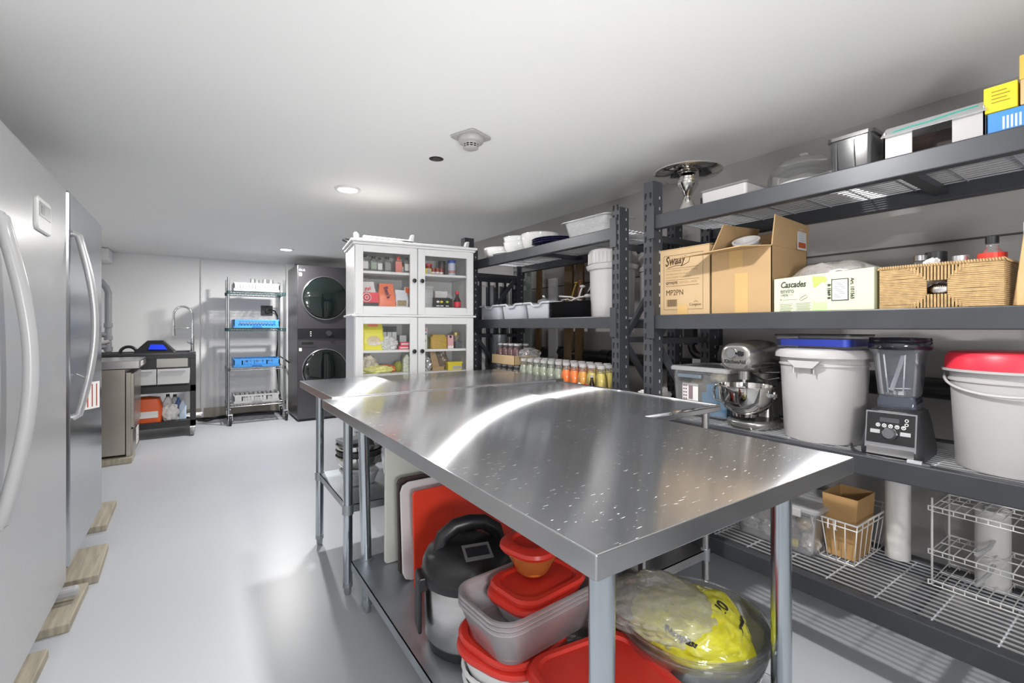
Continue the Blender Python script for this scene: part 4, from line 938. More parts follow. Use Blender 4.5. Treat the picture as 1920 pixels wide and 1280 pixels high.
for i in range(m):
    for (za, zb) in ((0.002, hh/2-.022), (hh/2+.022, hh-.002)):
        x = -.072+.144*(i+.5)/m
        out_ = max(0, (abs(x)-.024)/.050)
        if za < .01: b.tube([(x, -hd-.0032, za), (x, -hd-.004, za+(zb-za)*(1-.95*out_)+.001)], .0030, 5)
        else: b.tube([(x, -hd-.0032, zb), (x, -hd-.004, zb-(zb-za)*(1-.95*out_)-.001)], .0030, 5)
b.out('front_weave', ROPE, t)
b = B()
for i in range(n):
    z = .004+(hh-.008)*i/(n-1)
    for sd in (-1, 1): b.tube([(sd*hw, -hd, z), (sd*(hw+.002), 0, z), (sd*hw, hd, z)], .0029, 5)
    b.tube([(-hw, hd, z), (hw, hd, z)], .0029, 5)
b.out('side_weave', ROPE, t)
b = B()
for i in range(90):
    a = 2*PI*i/90
pth = [(-hw, -hd), (hw, -hd), (hw, hd), (-hw, hd)]
for q in range(4):
    (ax, ay), (bx, by) = pth[q], pth[(q+1) % 4]; L_ = math.hypot(bx-ax, by-ay); kk = int(L_/.0062)
    for i in range(kk):
        u = (i+.5)/kk; x = ax+(bx-ax)*u; y = ay+(by-ay)*u; dx, dy = (bx-ax)/L_, (by-ay)/L_
        b.tube([(x-dx*.003-dy*.007, y-dy*.003+dx*.007, hh-.004), (x, y, hh+.004), (x+dx*.003+dy*.007, y+dy*.003-dx*.007, hh-.004)], .0028, 5)
b.out('rim_binding', ROPE, t)
B().box(-hw+.004, hw-.004, -hd+.004, -hd+.006, .003, hh/2-.024).box(-hw+.004, hw-.004, -hd+.004, -hd+.006, hh/2+.024, hh-.003).box(-hw+.004, -.026, -hd+.004, -hd+.006, .003, hh-.003).box(.026, hw-.004, -hd+.004, -hd+.006, .003, hh-.003).box(-hw+.004, hw-.004, -hd+.004, hd-.004, .001, .004).box(-hw+.003, -hw+.005, -hd, hd, .002, hh-.003).box(hw-.005, hw-.003, -hd, hd, .002, hh-.003).box(-hw+.003, hw-.003, hd-.005, hd-.003, .002, hh-.003).out('lining', mat('basket_dark', (.20, .12, .05), .9), t)
tag(B().sphere((0, 0, .0), .012, .034, .022).out('steel_spoon', MIR, None, (1.885, .442, S3+.066), (0, R(20), 0)), 'shiny steel spoon bowl seen through the basket hand hole', 'spoon')
# items standing in or behind the basket
def jar(name, lab, x, y, z, r, h_, body, lidm, lh=.02, cat='jar', group=None, neck=.8, band=None):
    t = T(name, lab, cat, (x, y, z), 0, group)
    B().lathe([(0, 0), (r*.95, 0), (r, .005), (r, (h_-lh)*.8), (r*neck, (h_-lh)*.92), (r*neck, h_-lh), (0, h_-lh)], 24).out('jar_body', body, t)
    B().lathe([(0, h_-lh), (r*neck*1.06, h_-lh), (r*neck*1.06, h_-.001), (r*neck, h_), (0, h_)], 24).out('lid', lidm, t)
    if band: B().lathe([(r*1.01, h_*.2), (r*1.01, h_*.5)], 24).out('paper_label', band, t)
    return t
t = jar('syrup_bottle', 'clear bottle with red contents and black cap rising from the basket', 1.98, .345, S3+.006, .032, .215, CLG, BLK, .022, 'bottle', neck=.45)
B().cyl(0, 0, .004, .163, .0325, 24).out('red_label', mat('sauce_red', (.75, .05, .03), .35), t)
jar('small_jar', 'small clear jar with grey lid left of the red bottle', 1.98, .415, S3+.006, .024, .165, CLG, mat('lid_silver', (.6, .6, .62), .3, .8), .025)
jar('glass_jar', 'clear glass jar with wide black lid rising from the basket', 2.03, .485, S3+.006, .030, .19, CLG, BLK, .03, neck=.9)
jar('chrome_jar', 'clear jar with chrome lid beside the black lidded jar', 1.98, .512, S3+.006, .021, .178, CLG, CHR, .018)
jar('flip_top_bottle', 'short bottle with black cap at the left inside the basket', 2.0, .56, S3+.006, .018, .147, CLG, BLK, .014, 'bottle')
tag(crumple(.028, .02, .02, 70, .4).out('tissue', PAP, None, (1.93, .47, S3+.128)), 'white crumpled tissue at the basket rim', 'tissue')
for o_ in ('tissue',): pass
t = T('chopping_board', 'light wooden board leaning upright at the right edge of the shelf', 'cutting board', (1.90, .235, S3), (0, R(6), RB))
B().loft([(.055, .010, .004, 0), (.055, .010, .004, .21)], 0, False, n=3).out('board', WOODB, t)
t = T('grey_board', 'thin grey plastic board standing behind the wooden board', 'cutting board', (1.94, .225, S3), RB)
B().box(-.05, .05, -.003, .003, 0, .245).out('board', GRY, t)

# ---------------------------------------------------------------- RIGHT RACK: THIRD LEVEL
t = T('storage_tote', 'clear lidded plastic tote with grey latch and paper label', 'container', (2.13, 1.335, S2), RB)
hw, hd, hh = .145, .155, .215
B().loft(bin_rings(hw, hd, hh, .02, taper=.92)).out('tote_body', clear('tote_plastic', (.78, .78, .80), .15, .15), t)
B().loft([(hw+.014, hd+.014, .02, hh+.001), (hw+.016, hd+.016, .02, hh+.016), (hw+.006, hd+.006, .02, hh+.022), (hw-.02, hd-.02, .02, hh+.022), (hw-.024, hd-.024, .02, hh+.016)], 0, False).out('lid', CLM, t, bevel=.002)
B().loft([(.065, .010, .009, hh-.012), (.065, .010, .009, hh+.004)], 0, False).xf(Matrix.Translation((-.035, -hd-.012, -.018))).out('latch', mat('latch_grey', (.16, .20, .24), .4), t)
B().box(-.085, .0, -hd+.004, -hd+.005, .045, .155).out('paper_label', PAP, t)
b = B(); rr = random.Random(9)
for i in range(5):
    for j in range(2): b.box(-.080+j*.012, -.080+j*.012+.008, -hd+.0025, -hd+.004, .075+i*.016, .083+i*.016)
b.box(-.05, -.028, -hd+.0025, -.0+-hd+.004, .08, .145).box(-.076, -.045, -hd+.0025, -hd+.004, .053, .058).out('label_print', mat('ink_mauve', (.25, .18, .20), .6), t)
tag(B().box(-.03, .10, -.12, .12, 0, .105).box(-.0, .06, -.13, .12, .105, .15).out('blue_packet', mat('packet_blue', (.10, .45, .80), .4), None, (2.13, 1.305, S2+.008), RB), 'blue packet inside the clear lidded tote', 'packet')
tag(crumple(.07, .11, .09, 72, .2).out('cream_bag', mat('bag_cream', (.70, .60, .38), .6, var=.15, vscale=18), None, (2.12, 1.40, S2+.008), RB), 'cream coloured bag at the left inside the clear tote', 'bag')
tag(crumple(.05, .08, .035, 73, .3).out('pasta_bag', mat('bag_cream', (.70, .60, .38), .6), None, (2.11, 1.28, S2+.160), RB), 'cream bag lying on top of the blue packet in the tote', 'bag')

# black hose reel shape seen behind the tote
t = T('ear_defenders', 'black looped strap with white label hanging behind the tote', 'strap', (2.42, 1.60, .0), R(-80))
B().tube([(.07*math.cos(PI+PI*i/14), 0, 1.10+.07*math.sin(PI+PI*i/14)) for i in range(15)], .022, 10).box(-.10, -.045, -.03, .03, 1.10, 1.235).box(.045, .10, -.03, .03, 1.10, 1.235).out('loop', BLK, t)
B().box(-.05, .05, -.03, -.027, .965, 1.02).out('white_label', PAP, t)

# stand mixer
MS = mat('mixer_silver', (.40, .39, .37), .25, .85, var=.03)
t = T('stand_mixer', 'silver stand mixer with polished steel bowl', 'mixer', (2.01, 1.078, S2), RB)
t['label'] = 'silver stand mixer with a polished steel bowl on the third level'
B().loft([(.095, .11, .08, 0, 0, -.0), (.10, .115, .085, .012), (.098, .113, .083, .026), (.085, .10, .07, .034)]).out('base', MS, t, bevel=.002)
B().loft([(.045, .05, .03, .03, 0, .09), (.038, .042, .025, .10, 0, .095), (.036, .045, .025, .19, 0, .095), (.045, .06, .03, .255, 0, .08)]).out('column', MS, t)
b = B(); rg = [(-.160, .048, .040, .300), (-.157, .060, .050, .300), (-.148, .067, .058, .300), (-.09, .070, .064, .302), (.0, .068, .066, .306), (.08, .064, .062, .304), (.13, .050, .050, .300), (.15, .028, .03, .298)]
vs = []; fs = []; NN = 28
for y, rx, rz, cz in rg:
    for j in range(NN):
        a = 2*PI*j/NN; ca, sa = math.cos(a), math.sin(a); e = .72
        vs.append((rx*math.copysign(abs(ca)**e, ca), y, cz+rz*math.copysign(abs(sa)**e, sa)))
for i in range(len(rg)-1):
    for j in range(NN): fs.append((i*NN+j, i*NN+(j+1) % NN, (i+1)*NN+(j+1) % NN, (i+1)*NN+j))
fs += [tuple(range(NN))[::-1], tuple(range((len(rg)-1)*NN, len(rg)*NN))]
b.add(vs, fs, 0, True); hd_ = b.out('motor_head', MS, t)
b = B().box(-.066, .066, -.1515, .05, .268, .272).box(-.066, .066, -.1515, .05, .262, .265)
b.out('trim_band', CHR, hd_)
text('KitchenAid', .021, BINK, hd_, (-.046, -.1612, .276), (PI/2, 0, 0), bold=.0006, width=.092)
M = Matrix.Translation((-.010, -.158, .318)) @ Matrix.Rotation(PI/2, 4, 'X')
B().lathe([(0, .012), (.019, .012), (.021, .006), (.021, 0), (.0, 0)], 24).xf(M).out('attachment_cap', CHR, hd_)
B().lathe([(0, .018), (.011, .018), (.013, .0), (.0, 0)], 18).xf(Matrix.Translation((.028, -.156, .318)) @ Matrix.Rotation(PI/2, 4, 'X')).out('attachment_knob', BLK, hd_)
B().cyl(0, -.085, .205, .245, .022, 20).out('planetary_hub', MS, t); B().cyl(0, -.085, .175, .21, .007, 12).box(-.012, .012, -.088, -.082, .19, .194).out('beater_shaft', CHR, t)
B().loft([(.03, .04, .02, .225, 0, .02), (.05, .07, .03, .25, 0, .02)]).out('neck', MS, t)
bw = B().lathe([(r, z+.05) for r, z in [(0, 0), (.05, 0), (.052, .012), (.085, .035), (.104, .07), (.108, .125), (.113, .127), (.113, .13), (.105, .13), (.101, .07), (.082, .038), (.045, .016), (0, .016)]], 56, 0, -.075).out('mixing_bowl', MIR, t)
B().tube([(-.108, -.075, .165), (-.135, -.078, .168), (-.145, -.08, .14), (-.138, -.08, .105), (-.105, -.078, .10)], .006, 10).out('bowl_handle', CHR, bw)
B().box(.10, .125, -.09, -.065, .14, .155).tube([(.12, -.078, .135), (.12, -.078, .165)], .005, 8).out('bowl_pin', CHR, bw)
B().tube([(-.03, -.02, .255), (.0, -.03, .225), (.05, -.02, .20), (.10, .0, .215), (.13, .05, .17), (.15, .10, .05), (.14, .14, .012)], .0045, 8).tube([(.0, -.0, .245), (.05, -.04, .235), (.11, -.02, .24), (.12, .06, .20)], .004, 8).out('power_cord', BLK, t)

# white bucket with snap-on tub on top
def bucket(lab, loc, r, h_, rot, lab_red=None):
    t = T('plastic_bucket', lab, 'bucket', loc, rot)
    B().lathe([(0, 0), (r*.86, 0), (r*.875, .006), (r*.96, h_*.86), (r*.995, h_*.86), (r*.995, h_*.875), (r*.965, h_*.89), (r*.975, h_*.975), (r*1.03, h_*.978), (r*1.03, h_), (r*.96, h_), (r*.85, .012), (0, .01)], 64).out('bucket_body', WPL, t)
    return t
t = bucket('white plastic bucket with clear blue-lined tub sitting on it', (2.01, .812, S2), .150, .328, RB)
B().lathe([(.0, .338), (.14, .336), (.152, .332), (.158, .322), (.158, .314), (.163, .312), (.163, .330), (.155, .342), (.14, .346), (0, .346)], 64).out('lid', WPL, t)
B().prism([(-.055, .302), (.055, .302), (.03, .276), (-.03, .276)], -.165, -.148).box(-.038, -.034, -.158, -.147, .255, .28).box(.030, .034, -.158, -.147, .255, .28).out('handle_lug', WPL, t)
for a in (10, 170):
    x, y = .152*math.cos(R(a)), .152*math.sin(R(a)); B().box(x-.012, x+.012, y-.012, y+.012, .27, .30).out('handle_ear', WPL, t)
t = T('blue_lined_tub', 'clear black rimmed tub with bright blue bottom on the white bucket', 'container', (2.01, .812, S2+.3465), RB)
B().loft([(.128, .11, .02, 0), (.130, .112, .02, .042), (.133, .115, .02, .044), (.133, .115, .02, .05)]).out('tub_body', clear('tub_clear', (.25, .25, .27), .10, .08), t)
B().loft([(.118, .10, .018, .008), (.118, .10, .018, .034)], 0, False).out('blue_contents', mat('contents_blue', (.005, .07, .85), .35), t)
B().loft([(.134, .116, .02, .046), (.134, .116, .02, .052)], 0, False).out('black_rim', BLK, t)

# blender
t = T('countertop_blender', 'black countertop blender with clear jar, dial and lit-free panel', 'blender', (1.965, .565, S2), RB+R(4))
t['label'] = 'black countertop blender with a clear jar and a silver dial'
rg = []
b = B().loft([(.082, .110, .03, 0), (.084, .112, .032, .02), (.080, .108, .03, .05), (.070, .092, .03, .12, 0, .006), (.064, .080, .03, .148, 0, .01), (.052, .062, .025, .156, 0, .012)])
b.out('motor_base', mat('blender_black', (.022, .022, .025), .42), t)
# slanted front panel
fz = lambda z: -.112+(z-.02)*.17-.003
def fp(x0, x1, z0, z1, d=.0): return [(x0, fz(z0)-d, z0), (x1, fz(z0)-d, z0), (x1, fz(z1)-d, z1), (x0, fz(z1)-d, z1)]
def slab(b, x0, x1, z0, z1, d, d0=-.004):
    a = fp(x0, x1, z0, z1, d); c = fp(x0, x1, z0, z1, d0)
    return b.add(a+c, [(0, 1, 2, 3), (0, 4, 5, 1), (1, 5, 6, 2), (2, 6, 7, 3), (3, 7, 4, 0)])
slab(B(), -.066, .066, .030, .148, .001).out('panel_frame', mat('frame_silver', (.30, .30, .32), .3, .7), t)
slab(B(), -.062, .062, .048, .144, .003).out('control_panel', mat('panel_gloss', (.012, .012, .014), .12), t)
slab(B(), -.060, .062, .012, .036, .004).out('chrome_strip', CHR, t)
slab(B(), -.028, .022, .116, .130, .0036).out('display_window', mat('display_grey', (.06, .06, .065), .15), t)
b = B()
for i in range(5): b.lathe([(.0035, 0), (.0058, 0)], 14).add([], []); 
b = B()
def disc(b, x, z, r, r0, d=.004):
    n = 18; vs = [(x+q*math.cos(2*PI*j/n), fz(z+q*math.sin(2*PI*j/n))-d, z+q*math.sin(2*PI*j/n)) for q in (r0, r) for j in range(n)]
    b.add(vs, [(j, (j+1) % n, n+(j+1) % n, n+j) for j in range(n)])
for i in range(5): disc(b, -.032+i*.0165, .105-.0003*i, .0060, .0040, .0036); disc(b, -.032+i*.0165, .105, .0022, 0.0005, .0036)
disc(b, .041, .127, .005, .0032, .0036); disc(b, .041, .114, .005, .0032, .0036)
b.out('button_ring', PAP, t)
for x in (-.052, .026): slab(B(), x, x+.026, .078, .090, .0036).out('switch_plate', mat('switch_silver', (.55, .55, .56), .3, .5), t)
M = Matrix.Translation((0, fz(.080)-.003, .080)) @ Matrix.Rotation(R(90-9), 4, 'X')
B().lathe([(0, .022), (.015, .022), (.017, .018), (.018, 0), (0, 0)], 28).xf(M).out('dial', mat('dial_grey', (.10, .10, .11), .35), t)
B().lathe([(.0185, 0), (.020, 0), (.020, .008), (.0185, .010)], 28).xf(M).out('dial_ring', CHR, t)
B().loft([(.052, .052, .012, .156, 0, .012), (.052, .052, .012, .178, 0, .012), (.047, .047, .012, .195, 0, .012)]).out('jar_collar', clear('collar_smoke', (.06, .07, .10), .7, .1), t)
jr = [(.048, .048, .02, .192), (.054, .054, .03, .20), (.066, .066, .035, .335), (.078, .078, .04, .352)]
B().loft([(a, b_, c, z, 0, .012) for a, b_, c, z in jr]+[(a-.004, b_-.004, c, z, 0, .012) for a, b_, c, z in jr[::-1]], cap1=True).out('jar', clear('jar_plastic', (.55, .60, .68), .10, .04), t)
b = B()
for sx in (-1, 1):
    for x in (.028,): b.bar((sx*x*.7, -.04, .205), (sx*x, -.054, .335), .003, .004)
b.bar((-.02, .0, .21), (.012, .0, .33), .003, .012)
b.out('jar_rib', clear('jar_rib', (.7, .74, .8), .45, .1), t)
B().cyl(0, .012, .197, .21, .02, 16).bar((-.03, .012, .215), (.03, .012, .22), .008, .002).out('blade', CHR, t)
B().lathe([(0, .35), (.083, .35), (.087, .356), (.087, .372), (.083, .378), (.085, .382), (.082, .390), (.05, .392), (0, .390)], 44, 0, .012).out('lid', clear('lid_smoke', (.02, .02, .03), .88, .12), t)
B().tube([(-.04, .10, .012), (-.12, .07, .008), (-.135, -.0, .006), (-.11, -.08, .005), (-.06, -.135, .005), (.0, -.14, .005), (.05, -.14, .006)], .0042, 8).out('power_cord', BLK, t)
pl = B().box(.05, .085, -.146, -.132, .002, .014).out('plug', GRY, t)
B().bar((.085, -.142, .008), (.104, -.142, .008), .0015, .006).bar((.085, -.135, .008), (.104, -.135, .008), .0015, .006).out('plug_prong', CHR, pl)

t = bucket('large white bucket with a bright red screw lid', (2.02, .300, S2), .152, .305, RB)
B().lathe([(0, .352), (.135, .352), (.150, .348), (.158, .335), (.160, .300), (.156, .300), (.15, .34), (0, .346)], 72).out('lid', REDL, t)
B().lathe([(.150, .300), (.166, .299), (.166, .292), (.150, .290)], 64).out('lid_ring', WPL, t)
B().tube([(.158*math.cos(R(a)), .158*math.sin(R(a))-.0, .280-.05*math.sin(R(a+180))) for a in range(-176, -3, 8)], .004, 8).out('bail_handle', mat('bail_grey', (.55, .54, .54), .4), t)

# ---------------------------------------------------------------- RIGHT RACK: LOWEST LEVEL
t = T('snack_tote', 'clear plastic tote holding wrapped snacks on the lowest level', 'container', (2.10, .985, S1), RB)
hw, hd, hh = .165, .14, .175
B().loft(bin_rings(hw, hd, hh, .02, taper=.9)).out('tote_body', CL, t)
B().loft([(hw+.010, hd+.010, .02, hh+.001), (hw+.012, hd+.012, .02, hh+.012), (hw, hd, .02, hh+.016)], 0, False).out('lid', CLM, t)
B().box(.03, .12, -hd-.018, -hd-.006, hh-.02, hh+.012).out('latch', WPL, t, bevel=.004)
cols = [(.45, .42, .40), (.62, .58, .55), (.30, .24, .22), (.70, .66, .60), (.5, .4, .25)]
sn = []
rr = random.Random(12)
k = 0
for j, (x, y) in enumerate([(2.03, 1.10), (2.03, 1.02), (2.03, .94), (2.03, .865), (2.13, 1.08), (2.13, .98), (2.14, .88), (2.04, 1.06), (2.04, .97), (2.06, .89)]):
    z = S1+.012+(.055 if j > 6 else 0)
    m = mat('wrapper_%s' % 'abcde'[j % 5], cols[j % 5], .25, .3, var=.35, vscale=40)
    side = 'front row' if j < 4 else ('back row' if j < 7 else 'upper layer')
    pos = ['leftmost', 'second', 'third', 'rightmost'][j] if j < 4 else ['left', 'middle', 'right'][(j-4) % 3]
    tag(crumple(.038, .034, .034, 80+j, .3, 3, 3).out('snack_packet', m, None, (x, y, z), rr.uniform(0, 3)), 'shiny crinkled snack packet in the clear tote, %s %s' % (pos, side), 'snack packet', 'snack packets in the clear tote')
t = T('mini_bottle', 'small white bottle with yellow cap lying among the packets in the tote', 'bottle', (1.985, .925, S1+.03), (R(90), 0, R(20)))
B().cyl(0, 0, -.06, 0, .016, 18).out('bottle_body', WPL, t); B().cyl(0, 0, .001, .03, .015, 18).out('bottle_cap', YEL, t)

# white wire basket with paper bag
t = T('wire_basket', 'white wire basket holding a brown paper bag', 'basket', (2.185, .775, S1), RB)
TX, TY, BX, BY, H = .078, .185, .058, .155, .165
b = B(); ctop = [(-TX, -TY, H), (TX, -TY, H), (TX, TY, H), (-TX, TY, H)]; c2 = [(x*.985, y*.985, H-.02) for x, y, z in ctop]; cb = [(-BX, -BY, .004), (BX, -BY, .004), (BX, BY, .004), (-BX, BY, .004)]
b.tube(ctop, .0038, 8, True).tube(c2, .0025, 8, True).tube(cb, .0028, 8, True)
b.out('rim_and_base', WWIRE, t)
b = B()
for i in range(1, 4):
    u = -1+2*i/4
    for sy in (-1, 1): b.tube([(TX*u, sy*TY, H), (BX*u, sy*BY, .004)], .0018, 6)
    b.tube([(BX*u, -BY, .004), (BX*u, BY, .004)], .0018, 6)
for i in range(1, 7):
    u = -1+2*i/7
    for sx in (-1, 1): b.tube([(sx*TX, TY*u, H), (sx*BX, BY*u, .004)], .0018, 6)
    b.tube([(-BX, BY*u, .004), (BX, BY*u, .004)], .0018, 6)
for sx in (-1, 1):
    for sy in (-1, 1): b.tube([(sx*TX, sy*TY, H), (sx*BX, sy*BY, .004)], .002, 6)
b.out('wire_sides', WWIRE, t)
for sx in (-1, 1): B().tube([(sx*.012, -TY, H), (sx*.012, -TY-.012, H+.004), (sx*.012, -TY-.014, H-.03), (sx*.012, -TY, H-.035)], .0025, 6).out('hook', WWIRE, t)
t = T('paper_bag', 'brown kraft paper bag standing open in the white wire basket', 'bag', (2.14, .775, S1+.008), RB)
b = B().loft([(.050, .080, .004, 0), (.051, .083, .004, .08), (.057, .088, .004, .18), (.061, .084, .004, .235), (.060, .083, .004, .235), (.048, .07, .004, .12), (.042, .068, .004, .01)], 0, False, n=2)
b.out('bag_body', KRAFT, t)
def sheetroll(lab, x, y, z, r, h_):
    t = T('paper_towel_roll', lab, 'paper roll', (x, y, z), 0, 'white paper rolls behind the wire baskets')
    B().lathe([(.02, 0), (r, 0), (r, h_), (.02, h_), (.02, 0)], 32).out('roll', mat('paper_roll', (.74, .73, .72), .85, var=.03), t)
sheetroll('white paper roll standing behind the wire basket', 2.265, .655, S1, .040, .30)
sheetroll('white paper roll standing behind the wire stand', 2.275, .395, S1, .045, .27)
sheetroll('white paper roll farther right behind the wire stand', 2.275, .21, S1, .05, .27)
# white wire stand with three tiers
t = T('wire_stand', 'white three tier wire stand at the right of the lowest level', 'rack', (2.11, .515, S1), RB)
L_, W_ = .36, .20
for x in (.0, L_):
    for y in (0, W_): B().tube([(x, y, .006), (x, y, .305)], .0035, 8).out('upright', WWIRE, t)
for z in (.02, .125, .275):
    b = B(); b.tube([(0, 0, z), (L_, 0, z), (L_, W_, z), (0, W_, z)], .0028, 6, True); b.tube([(0, 0, z-.016), (L_, 0, z-.016), (L_, W_, z-.016), (0, W_, z-.016)], .0018, 6, True)
    for i in range(1, 13): b.tube([(L_*i/13, 0, z-.016), (L_*i/13, -.0, z), (L_*i/13, W_, z), (L_*i/13, W_, z-.016)], .0017, 6)
    b.tube([(0, W_/2, z-.002), (L_, W_/2, z-.002)], .0024, 6)
    b.tube([(-.0, 0, z), (-.008, -.008, z+.003), (-.008, -.008, z-.012), (0, -.004, z-.012)], .0024, 6)
    b.out('wire_tier', WWIRE, t)
for x in (.11, .25): B().tube([(x, -.0, .05), (x+.02, .06, .08), (x+.02, W_, .10)], .006, 8).tube([(x, 0, .15), (x+.02, .06, .165), (x+.02, W_, .18)], .006, 8).out('sleeve', CLM, t)

# ================================================================ FARTHER RACK: TOP LEVEL
def cbowl(lab, x, y, z, r, h_, m=CER, group='white bowls on the farther rack', rot=0):
    o = B().lathe(bowl_prof(r, h_, .5, .004), 48).out('serving_bowl', m, None, (x, y, z), rot); return tag(o, lab, 'bowl', group)
cbowl('low wide white bowl at the left end of the farther rack top', 1.99, 3.10, S4+.002, .125, .085)
tag(B().lathe([(0, 0), (.08, 0), (.12, .012), (.135, .018), (.134, .022), (.08, .006), (0, .006)], 44).out('dinner_plate', CER, None, (1.97, 2.92, S4+.002)), 'white plate under the stacked white bowls', 'plate')
cbowl('lower white bowl of the stacked pair', 2.0, 2.865, S4+.025, .105, .075)
cbowl('upper white bowl of the stacked pair', 2.0, 2.865, S4+.063, .105, .075)
cbowl('tall white bowl right of the stacked pair', 2.05, 2.655, S4+.002, .135, .13)
DK = mat('plate_navy', (.012, .012, .05), .12, var=.1)
for i in range(3):
    tag(B().lathe([(0, 0), (.10, 0), (.150, .016), (.160, .020), (.158, .024), (.10, .006), (0, .006)], 48).out('dark_plate', DK, None, (1.99, 2.41, S4+.006+i*.0125), (0, R(0), 0)), ['lowest', 'middle', 'topmost'][i]+' dark navy plate beside the white bowls', 'plate', 'dark navy plates')
t = T('food_pan', 'clear plastic food pan with wide rim on the farther rack top', 'container', (2.03, 2.06, S4+.014), RB+R(3))
B().loft([(.15, .085, .03, 0), (.16, .095, .035, .005), (.178, .115, .035, .10), (.20, .135, .04, .102), (.20, .135, .04, .106), (.175, .112, .035, .106), (.157, .092, .035, .009)]).out('pan_body', CLM, t)
tag(B().loft([(.14, .10, .02, 0), (.14, .10, .02, .006)], 0, False).out('flat_cover', WPL, None, (1.97, 2.02, S4+.005), RB+R(2)), 'flat white cover lying under the clear food pan', 'lid')

# ---------------------------------------------------------------- second level
t0 = T('cutlery_tub', 'leftmost grey plastic tub of three with a scooped front rim', 'tub', (2.01, 3.075, S3+.002), RB, 'grey plastic tubs')
hw, hd, hh = .138, .13, .112
B().loft([(hw*.9, hd*.9, .03, 0), (hw*.93, hd*.93, .035, .006), (hw, hd, .035, hh-.012), (hw-.004, hd-.004, .033, hh-.012), (hw*.93-.004, hd*.93-.004, .033, .01), (hw*.5, hd*.5, .03, .008)]).out('tub_body', GRY, t0)
b = B(); pts = []
for i in range(49):
    u = i/48
    if u < .5:
        x = -hw-.006+(2*hw+.012)*u*2; dip = max(0, math.cos((x)/.055*PI/2)) if abs(x) < .055 else 0; pts.append((x, -hd-.006, hh-.002-.022*min(1, dip*1.6)))
    else: pass
pts += [(hw+.006, hd+.006, hh-.002), (-hw-.006, hd+.006, hh-.002)]
b.tube(pts, .007, 8, True)
b.out('rolled_rim', GRY, t0)
dup(t0, (2.01, 2.775, S3+.002), 'middle grey plastic tub of three on the farther rack')
dup(t0, (2.01, 2.472, S3+.002), 'rightmost grey plastic tub of three, beside the black trays')
rr = random.Random(5)
steel = [((2.0, 3.10), 'steel spoon lying in the leftmost grey tub'), ((2.03, 3.0), 'steel fork lying in the leftmost grey tub'), ((1.99, 2.80), 'steel spoon lying in the middle grey tub'), ((2.04, 2.72), 'steel fork lying in the middle grey tub'), ((2.0, 2.42), 'steel ladle lying in the rightmost grey tub'), ((2.05, 2.45), 'steel whisk lying in the rightmost grey tub')]
for i, ((x, y), lb) in enumerate(steel):
    a = rr.uniform(.6, 2.4); dx, dy = .07*math.cos(a), .07*math.sin(a)
    tag(B().tube([(-dx, -dy, -.01), (0, 0, .01), (dx, dy, .02)], .003, 6).sphere((dx, dy, .02), .018, .014, .008, 12, 8).out('utensil', MIR if i % 2 == 0 else GRY, None, (x, y, S3+.095)), lb, 'utensil', 'utensils in the grey tubs')
t = T('pot_cover', 'small clear glass lid with knob standing on the right grey tub', 'lid', (2.0, 2.545, S3+.116))
B().lathe([(.048, 0), (.045, .018), (.02, .03), (0, .032)], 30).out('lid_dome', clear('lid_glass', (.5, .55, .55), .3, .05), t); B().sphere((0, 0, .045), .013).out('lid_knob', CHR, t)
# black trays
bt = B().loft([(.13, .165, .03, 0), (.17, .20, .035, .006), (.175, .205, .035, .011), (.168, .198, .033, .011), (.13, .165, .03, .003)])
bt0 = None
for i in range(12):
    lb = '%s black tray from the bottom of the black stack' % ORD[i]
    if bt0 is None: bt0 = tag(bt.out('serving_tray', mat('tray_black', (.02, .02, .022), .3), None, (2.075, 2.185, S3+.002+i*.0085), RB), lb, 'tray', 'black stacked trays')
    else: dup(bt0, (2.075, 2.185, S3+.002+i*.0085), lb)
TT = S3+.002+11*.0085+.012
def utensil(lab, p0, p1, hr, m, name='kitchen_utensil', mh=None, flat=.5):
    t = T(name, lab, 'utensil', p0, 0)
    d = Vector(p1)-Vector(p0)
    B().tube([(0, 0, 0), d*.5+Vector((0, 0, .01)), d], .0055, 8).out('handle', m, t)
    B().sphere(d, hr, hr*.8, hr*flat, 14, 8).out('head', mh or m, t)
utensil('white plastic spatula pointing left on the black trays', (2.03, 2.20, TT+.01), (2.0, 2.37, TT+.045), .014, WPL)
utensil('white ladle lying across the black trays', (2.0, 2.28, TT+.008), (2.02, 2.13, TT+.035), .028, WPL)
utensil('white handled peeler standing up from the trays', (2.02, 2.22, TT+.012), (2.03, 2.19, TT+.10), .02, WPL)
utensil('gold metal tongs standing up among the utensils', (2.03, 2.30, TT+.01), (2.05, 2.27, TT+.13), .018, mat('brass', (.55, .38, .08), .2, .9))
utensil('brown handled brush standing up among the utensils', (2.05, 2.26, TT+.01), (2.06, 2.24, TT+.14), .016, mat('brown_handle', (.12, .04, .02), .4))
utensil('black spoon leaning right among the utensils', (2.03, 2.18, TT+.012), (2.04, 2.10, TT+.09), .022, BLK)
utensil('white scoop at the top right of the utensil heap', (2.06, 2.19, TT+.02), (2.06, 2.13, TT+.12), .018, WPL)
utensil('grey steel spoon at the left of the utensil heap', (2.0, 2.25, TT+.006), (1.99, 2.33, TT+.018), .02, MIR)
t = T('measuring_cup', 'clear square measuring cup at the right of the black trays', 'cup', (2.05, 2.045, TT), RB)
B().loft(bin_rings(.035, .035, .05, .008)).out('cup_body', CL, t)
